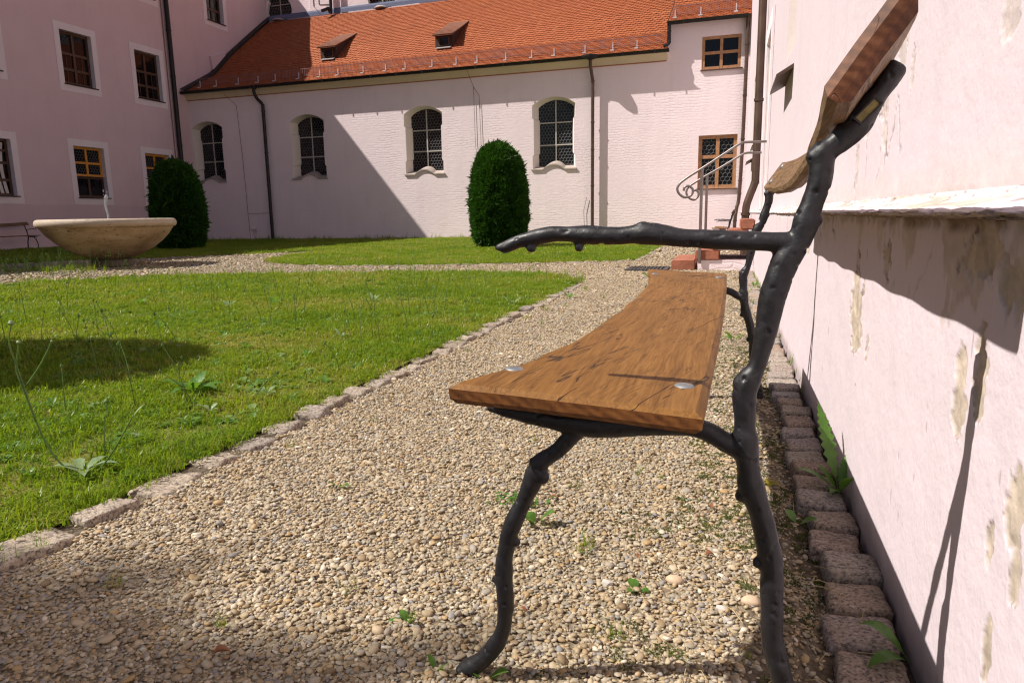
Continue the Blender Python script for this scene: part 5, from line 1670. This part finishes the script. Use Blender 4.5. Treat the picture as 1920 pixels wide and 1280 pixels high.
LW = [(445, 742, 0.06, 'small rosette weed right beside the largest leafy weed'),
      (430, 580, 0.13, 'pale weed in the upper lawn, above the tip of the tree shadow'),
      (515, 575, 0.14, 'green weed in the upper middle of the near lawn'),
      (265, 575, 0.12, 'weed in the upper lawn left of the pale one'),
      (345, 660, 0.08, 'pale weed inside the tip of the yew shadow'),
      (180, 718, 0.07, 'weed just below the yew shadow, right of the tall stalks'),
      (125, 715, 0.07, 'weed just below the yew shadow, touching the tall stalks'),
      (500, 750, 0.09, 'pale weed two plants right of the largest leafy weed'),
      (545, 760, 0.07, 'weed close to the edging, below the pale weeds'),
      (610, 725, 0.08, 'weed touching the stone edging halfway along the lawn'),
      (395, 780, 0.07, 'pale weed directly below the largest leafy weed'),
      (465, 660, 0.07, 'small weed right of the yew shadow tip'),
      (340, 805, 0.05, 'tiny weed between the tall weed and the largest leafy weed'),
      (190, 770, 0.06, 'pale weed between the two tall curving stalks'),
      (100, 770, 0.06, 'weed left of the tall curving stalks, mid lawn'),
      (300, 620, 0.09, 'weed just above the yew shadow'),
      (640, 640, 0.1, 'pale weed in the right part of the lawn, well clear of the edging'),
      (560, 600, 0.1, 'weed in the right part of the upper lawn'),
      (240, 560, 0.12, 'weed at the upper left of the near lawn'),
      (700, 570, 0.12, 'pale weed nearest the far corner of the lawn but still in the grass'),
      (575, 675, 0.07, 'weed in the middle right of the near lawn'),
      (55, 905, 0.05, 'weed at the left frame edge below the tall weed'),
      (260, 830, 0.05, 'pale weed under the right-hand stalk of the tall weed'),
      (475, 795, 0.05, 'small weed beside the edging stones below the largest leafy weed')]
for k, (px_, py_, ln, lab) in enumerate(LW):
    p = onz(px_, py_)
    rosette('weed_rosette', lab, 'weed', p[0], p[1], 5 + k % 4, ln * 0.75, ln * 0.25, M['leafpale'] if k % 3 == 1 else M['leaf'], 0.9, 0.55, 0.1, 40 + k, 0.02, 'rosette weeds of the near lawn', nseg=6)
# scattered leafy weeds through the lawn: nobody could count them
def weed_mesh(k, n, ln, wd):
    r_ = random.Random(900 + k); b = MB()
    for i in range(n):
        leaf_geo(b, (0, 0, 0), 2 * math.pi * i / n + r_.uniform(-0.4, 0.4), ln * r_.uniform(0.6, 1.2), wd * r_.uniform(0.7, 1.2), r_.uniform(0.3, 0.9), 0.5, 0, 5)
    me = b.mesh('weed', M['weedleaf'], 'all'); return me
WD = variants('weeds', [weed_mesh(k, 5 + k % 3, 0.05, 0.018 + 0.006 * (k % 3)) for k in range(6)])
Wp = []
for _ in range(5200):
    x, y = random.uniform(-9, -1.65), random.uniform(1, 9)
    Wp.append((x, y))
Wp = np.array(Wp); Wp = Wp[in_poly(Wp, LAWN_NEAR) & (fbm(Wp[:, 0] * 1.3, Wp[:, 1] * 1.3, 88) > 0.44)]
Wf = poly_pts(LAWN_FAR, 3, 0, 30); Wp = np.vstack([Wp, Wf]); n = len(Wp)
scatter('undergrowth', np.column_stack([Wp, np.full(n, 0.018)]), np.column_stack([rng.normal(0, 0.1, n), rng.normal(0, 0.1, n), rng.uniform(0, 6.28, n)]), np.repeat(rng.uniform(0.35, 1.2, (n, 1)), 3, 1), rng.random(n), WD)

# the tall seeded weed at the left edge
def stalk(parent, pts, r0, r1, head=0.0, mat='stem'):
    P_ = spline(pts, 6)
    MB().tube(P_, list(np.linspace(r0, r1, len(P_))), 6).obj('stem', M[mat], parent, smooth='all')
    if head:
        c = P_[-1]
        MB().lathe([(0.001, -head * 0.9), (head * 0.75, -head * 0.4), (head, 0.1 * head), (head * 0.6, head * 0.8), (0.001, head)], tuple(c), 8).obj('seed_head', M['leafpale'], parent, smooth=True)
tw = onz(158, 900)
tall = thing('hawkweed', 'tall weed with long curving stalks and small seed heads at the left edge', 'weed', (tw[0], tw[1], 0.02), WG)
for pl_, hd in (([(158, 898), (125, 878), (95, 845), (68, 790), (45, 725), (25, 668), (17, 640), (21, 606)], 0.009), ([(68, 790), (40, 720), (31, 690), (33, 662), (35, 642)], 0.007), ([(158, 898), (180, 886), (205, 856), (230, 815), (250, 778)], 0.0), ([(50, 722), (72, 690), (88, 660), (97, 640)], 0.004)):
    P3 = [onp(x, y, tw, (-0.3, 1, 0)) for x, y in pl_]
    stalk(tall, P3, 0.0030, 0.0019, hd)
b = MB(); e = onp(247, 782, tw, (-0.3, 1, 0)); leaf_geo(b, tuple(e), 0.9, 0.045, 0.016, 1.0, 0.2, 0, 5); b.obj('leaf', M['leafpale'], tall, smooth='all', fix=False)
for k, az in enumerate((2.6, 3.4, 0.6, 5.6, 1.6)):
    b = MB(); leaf_geo(b, (tw[0], tw[1], 0.02), az, 0.11, 0.035, 0.7, 0.5, 0.2, 8); b.obj('leaf', M['leafpale'], tall, smooth='all', fix=False)
# wispy stalks in the lawn
random.seed(21)
st_b = MB()
for _ in range(230):
    x, y = random.uniform(-8, -1.8), random.uniform(1.6, 8.6)
    if not in_poly(np.array([[x, y]]), LAWN_NEAR)[0]:
        continue
    h = random.uniform(0.12, 0.34); az = random.uniform(0, 6.28); l_ = random.uniform(0.02, 0.12)
    P_ = [(x + math.cos(az) * l_ * t * t, y + math.sin(az) * l_ * t * t, 0.01 + h * t) for t in (0, 0.35, 0.7, 1)]
    st_b.tube(P_, [0.0028, 0.0024, 0.002, 0.0016], 4)
    st_b.lathe([(0.0005, -0.012), (0.006, 0), (0.0005, 0.012)], P_[-1], 5)
for _ in range(160):
    x, y = random.uniform(-12.2, -9.2), random.uniform(7.6, 9.2)
    h = random.uniform(0.10, 0.38); az = random.uniform(0, 6.28); l_ = random.uniform(0.02, 0.1)
    P_ = [(x + math.cos(az) * l_ * t * t, y + math.sin(az) * l_ * t * t, h * t) for t in (0, 0.35, 0.7, 1)]
    st_b.tube(P_, [0.003, 0.0025, 0.002, 0.0015], 4)
    for q in (0.7, 0.85, 1):
        st_b.lathe([(0.0005, -0.012), (0.007, 0), (0.0005, 0.012)], (x + math.cos(az) * l_ * q * q + random.gauss(0, 0.01), y + random.gauss(0, 0.01) + math.sin(az) * l_ * q * q, h * q), 5)
st_b.obj('grass_stalks', M['stem'], kind='stuff', fix=False)
# named weeds in the gravel and along the wall
dl = onz(1560, 905)
dand = thing('dandelion', 'big bright dandelion growing from the joint between setts and pink wall', 'weed', (0.318, dl[1], 0), WG)
yb = 1.98
for az, ln, wd, rise, droop in ((2.0, 0.145, 0.048, 1.9, 0.35), (3.05, 0.13, 0.036, 1.0, 0.55), (4.3, 0.09, 0.034, 0.9, 0.6), (1.2, 0.075, 0.034, 1.6, 0.3), (4.9, 0.10, 0.034, 1.3, 0.5), (2.6, 0.07, 0.03, 1.4, 0.4)):
    b = MB(); leaf_geo(b, (0.315, yb, 0.0), az, ln, wd, rise, droop, 0.42, 22, 0.12); b.obj('leaf', M['leaf'], dand, smooth='all', fix=False)
for px_, py_, nl, ln, wd, mt, lab in ((635, 915, 2, 0.045, 0.020, 'leaf', 'two-leaved seedling alone in the open gravel'), (1005, 985, 3, 0.05, 0.038, 'leaf', 'heart-leaved seedling in the gravel beside the front bench leg'), (1195, 1110, 3, 0.035, 0.02, 'leaf', 'small seedling in the gravel between the bench legs'), (765, 1170, 3, 0.04, 0.016, 'leaf', 'thin seedling in the gravel left of the front bench leg'),
                                  (912, 1276, 2, 0.04, 0.022, 'leaf', 'seedling right at the foot of the front bench leg'), (1440, 912, 4, 0.035, 0.026, 'leafyellow', 'yellowing seedling behind the rear bench leg'), (1495, 985, 2, 0.05, 0.03, 'leaf', 'seedling leaning on the setts behind the rear bench leg'), (820, 1262, 2, 0.035, 0.012, 'leaf', 'narrow-leaved seedling left of the bench foot'),
                                  (1068, 560, 6, 0.13, 0.022, 'leaf', 'long-leaved weed at the far corner of the near lawn'), (1375, 640, 3, 0.12, 0.035, 'leaf', 'broad dock leaf beside the far end of the seat'), (960, 575, 7, 0.16, 0.02, 'leafpale', 'pale arching weed on the edging near the lawn corner'), (1215, 520, 5, 0.12, 0.03, 'leaf', 'weed beside the drain grate'), (1415, 540, 6, 0.10, 0.02, 'leaf', 'weed in the setts beyond the bench'), (1392, 560, 4, 0.13, 0.03, 'leaf', 'broad weed behind the far back post')):
    p = onz(px_, py_)
    rosette('seedling' if nl < 5 else 'weed_rosette', lab, 'weed', p[0], p[1], nl, ln, wd, M[mt], 1.0, 0.55, 0, int(px_), 0.0, WG)
p = onz(968, 945)
cl = thing('clover_patch', 'dark green clump of small leaves behind the front bench leg', 'weed', (p[0], p[1], 0), WG)
rr_ = random.Random(4)
b = MB()
for k in range(70):
    x, y = p[0] + rr_.gauss(0, 0.035), p[1] + rr_.gauss(0, 0.022)
    leaf_geo(b, (x, y, rr_.uniform(0.0, 0.02)), rr_.uniform(0, 6.28), rr_.uniform(0.012, 0.024), 0.012, 0.6, 0.5, 0, 3)
b.obj('leaf_mass', M['leaf'], cl, smooth='all', fix=False)
p = onx(1690, 1160, 0.30)
o = thing('dock_seedling', 'single drooping dock leaf over the large front setts', 'weed', (0.30, p[1], 0), WG)
b = MB(); leaf_geo(b, (0.318, p[1] + 0.0, 0.01), 2.6, 0.10, 0.032, 1.2, 0.9, 0.15, 10); leaf_geo(b, (0.318, p[1], 0.01), 3.6, 0.09, 0.03, 0.7, 0.7, 0.15, 10)
b.obj('leaf', M['leaf'], o, smooth='all', fix=False)
# dry leaves, pale stones and chips under the bench
for k, (px_, py_, ln, lab) in enumerate(((1320, 1050, 0.030, 'curled red-brown leaf under the middle of the bench'), (1335, 962, 0.034, 'flat brown leaf near the rear bench leg'), (1047, 940, 0.030, 'brown leaf by the clover clump'), (1200, 1048, 0.02, 'small orange leaf under the bench'), (975, 1148, 0.02, 'square wood chip beside the front bench leg'), (395, 1240, 0.04, 'dry leaf in the shaded gravel, bottom left'))):
    p = onz(px_, py_)
    b = MB(); leaf_geo(b, (p[0], p[1], 0.012), 0.6 + k * 1.3, ln, ln * 0.45, 0.35, 0.5, 0, 6, 0.5)
    o = b.obj('dry_leaf', M['dryleaf'], smooth='all', fix=False)
    o['label'] = lab; o['category'] = 'leaf'; o['group'] = 'fallen leaves on the gravel'
M['bigpebble'] = simple('large_pebble', (0.52, 0.38, 0.26), 0.7, var=0.2, scale=30)
M['chip'] = simple('pale_plaster_chip', (0.45, 0.41, 0.37), 0.8, var=0.2, scale=30, bump=0.002)
for k, (px_, py_, r_, mt, lab) in enumerate(((1265, 1095, 0.017, 'bigpebble', 'smooth tan pebble under the bench'), (1140, 1100, 0.013, 'chip', 'pale round pebble under the bench'), (1408, 1135, 0.018, 'bigpebble', 'pinkish pebble touching the rear bench leg'), (1355, 1150, 0.013, 'chip', 'white stone chip left of the rear bench leg'), (1362, 1170, 0.010, 'chip', 'grey stone chip just in front of the white one'))):
    p = onz(px_, py_)
    bm = bmesh.new(); bmesh.ops.create_icosphere(bm, subdivisions=2 if mt == 'bigpebble' else 1, radius=r_)
    for v in bm.verts:
        v.co = Vector((v.co.x * 1.15, v.co.y * 0.8, v.co.z * 0.6)) * (1 + (0.15 if mt == 'bigpebble' else 0.4) * mnoise.noise(v.co * 60 + Vector((k, 0, 0)))) + Vector((p[0], p[1], 0.01))
    me = bpy.data.meshes.new('loose_stone'); bm.to_mesh(me); bm.free(); me.materials.append(M[mt])
    if mt == 'bigpebble': me.polygons.foreach_set('use_smooth', [True] * len(me.polygons))
    link('loose_stone', me, label=lab, category='stone', group='loose stones under the bench')
# moss between the stones
MO = variants('moss_tufts', [clump_mesh(40 + k, 40, 0.016, 0.003, 0.008, 0.0022, 1.2) for k in range(3)])
for me_ in [o.data for o in MO.objects]:
    me_.materials.clear(); me_.materials.append(M['moss'])
Mp = np.column_stack([rng.uniform(-0.30, 0.23, 2600), rng.uniform(0.8, 4.5, 2600)])
Mp = Mp[fbm(Mp[:, 0] * 6, Mp[:, 1] * 6, 99) + 0.5 * (Mp[:, 0] + 0.1) > 0.56]
n = len(Mp)
scatter('moss', np.column_stack([Mp, gz(Mp[:, 0], Mp[:, 1]) + 0.002]), np.column_stack([np.zeros((n, 2)), rng.uniform(0, 6.28, n)]), np.repeat(rng.uniform(0.5, 1.2, (n, 1)), 3, 1), rng.random(n), MO)
# straw litter on the soil behind the bench
lb = MB()
random.seed(31)
for _ in range(90):
    x, y = random.uniform(-0.1, 0.30), random.uniform(0.85, 2.6); az = random.uniform(0, 6.28); l_ = random.uniform(0.02, 0.07)
    lb.tube([(x, y, 0.012), (x + math.cos(az) * l_ * 0.5, y + math.sin(az) * l_ * 0.5, 0.02), (x + math.cos(az) * l_, y + math.sin(az) * l_, 0.012)], 0.0009, 4)
lb.obj('straw_litter', M['drygrass'], kind='stuff', fix=False)
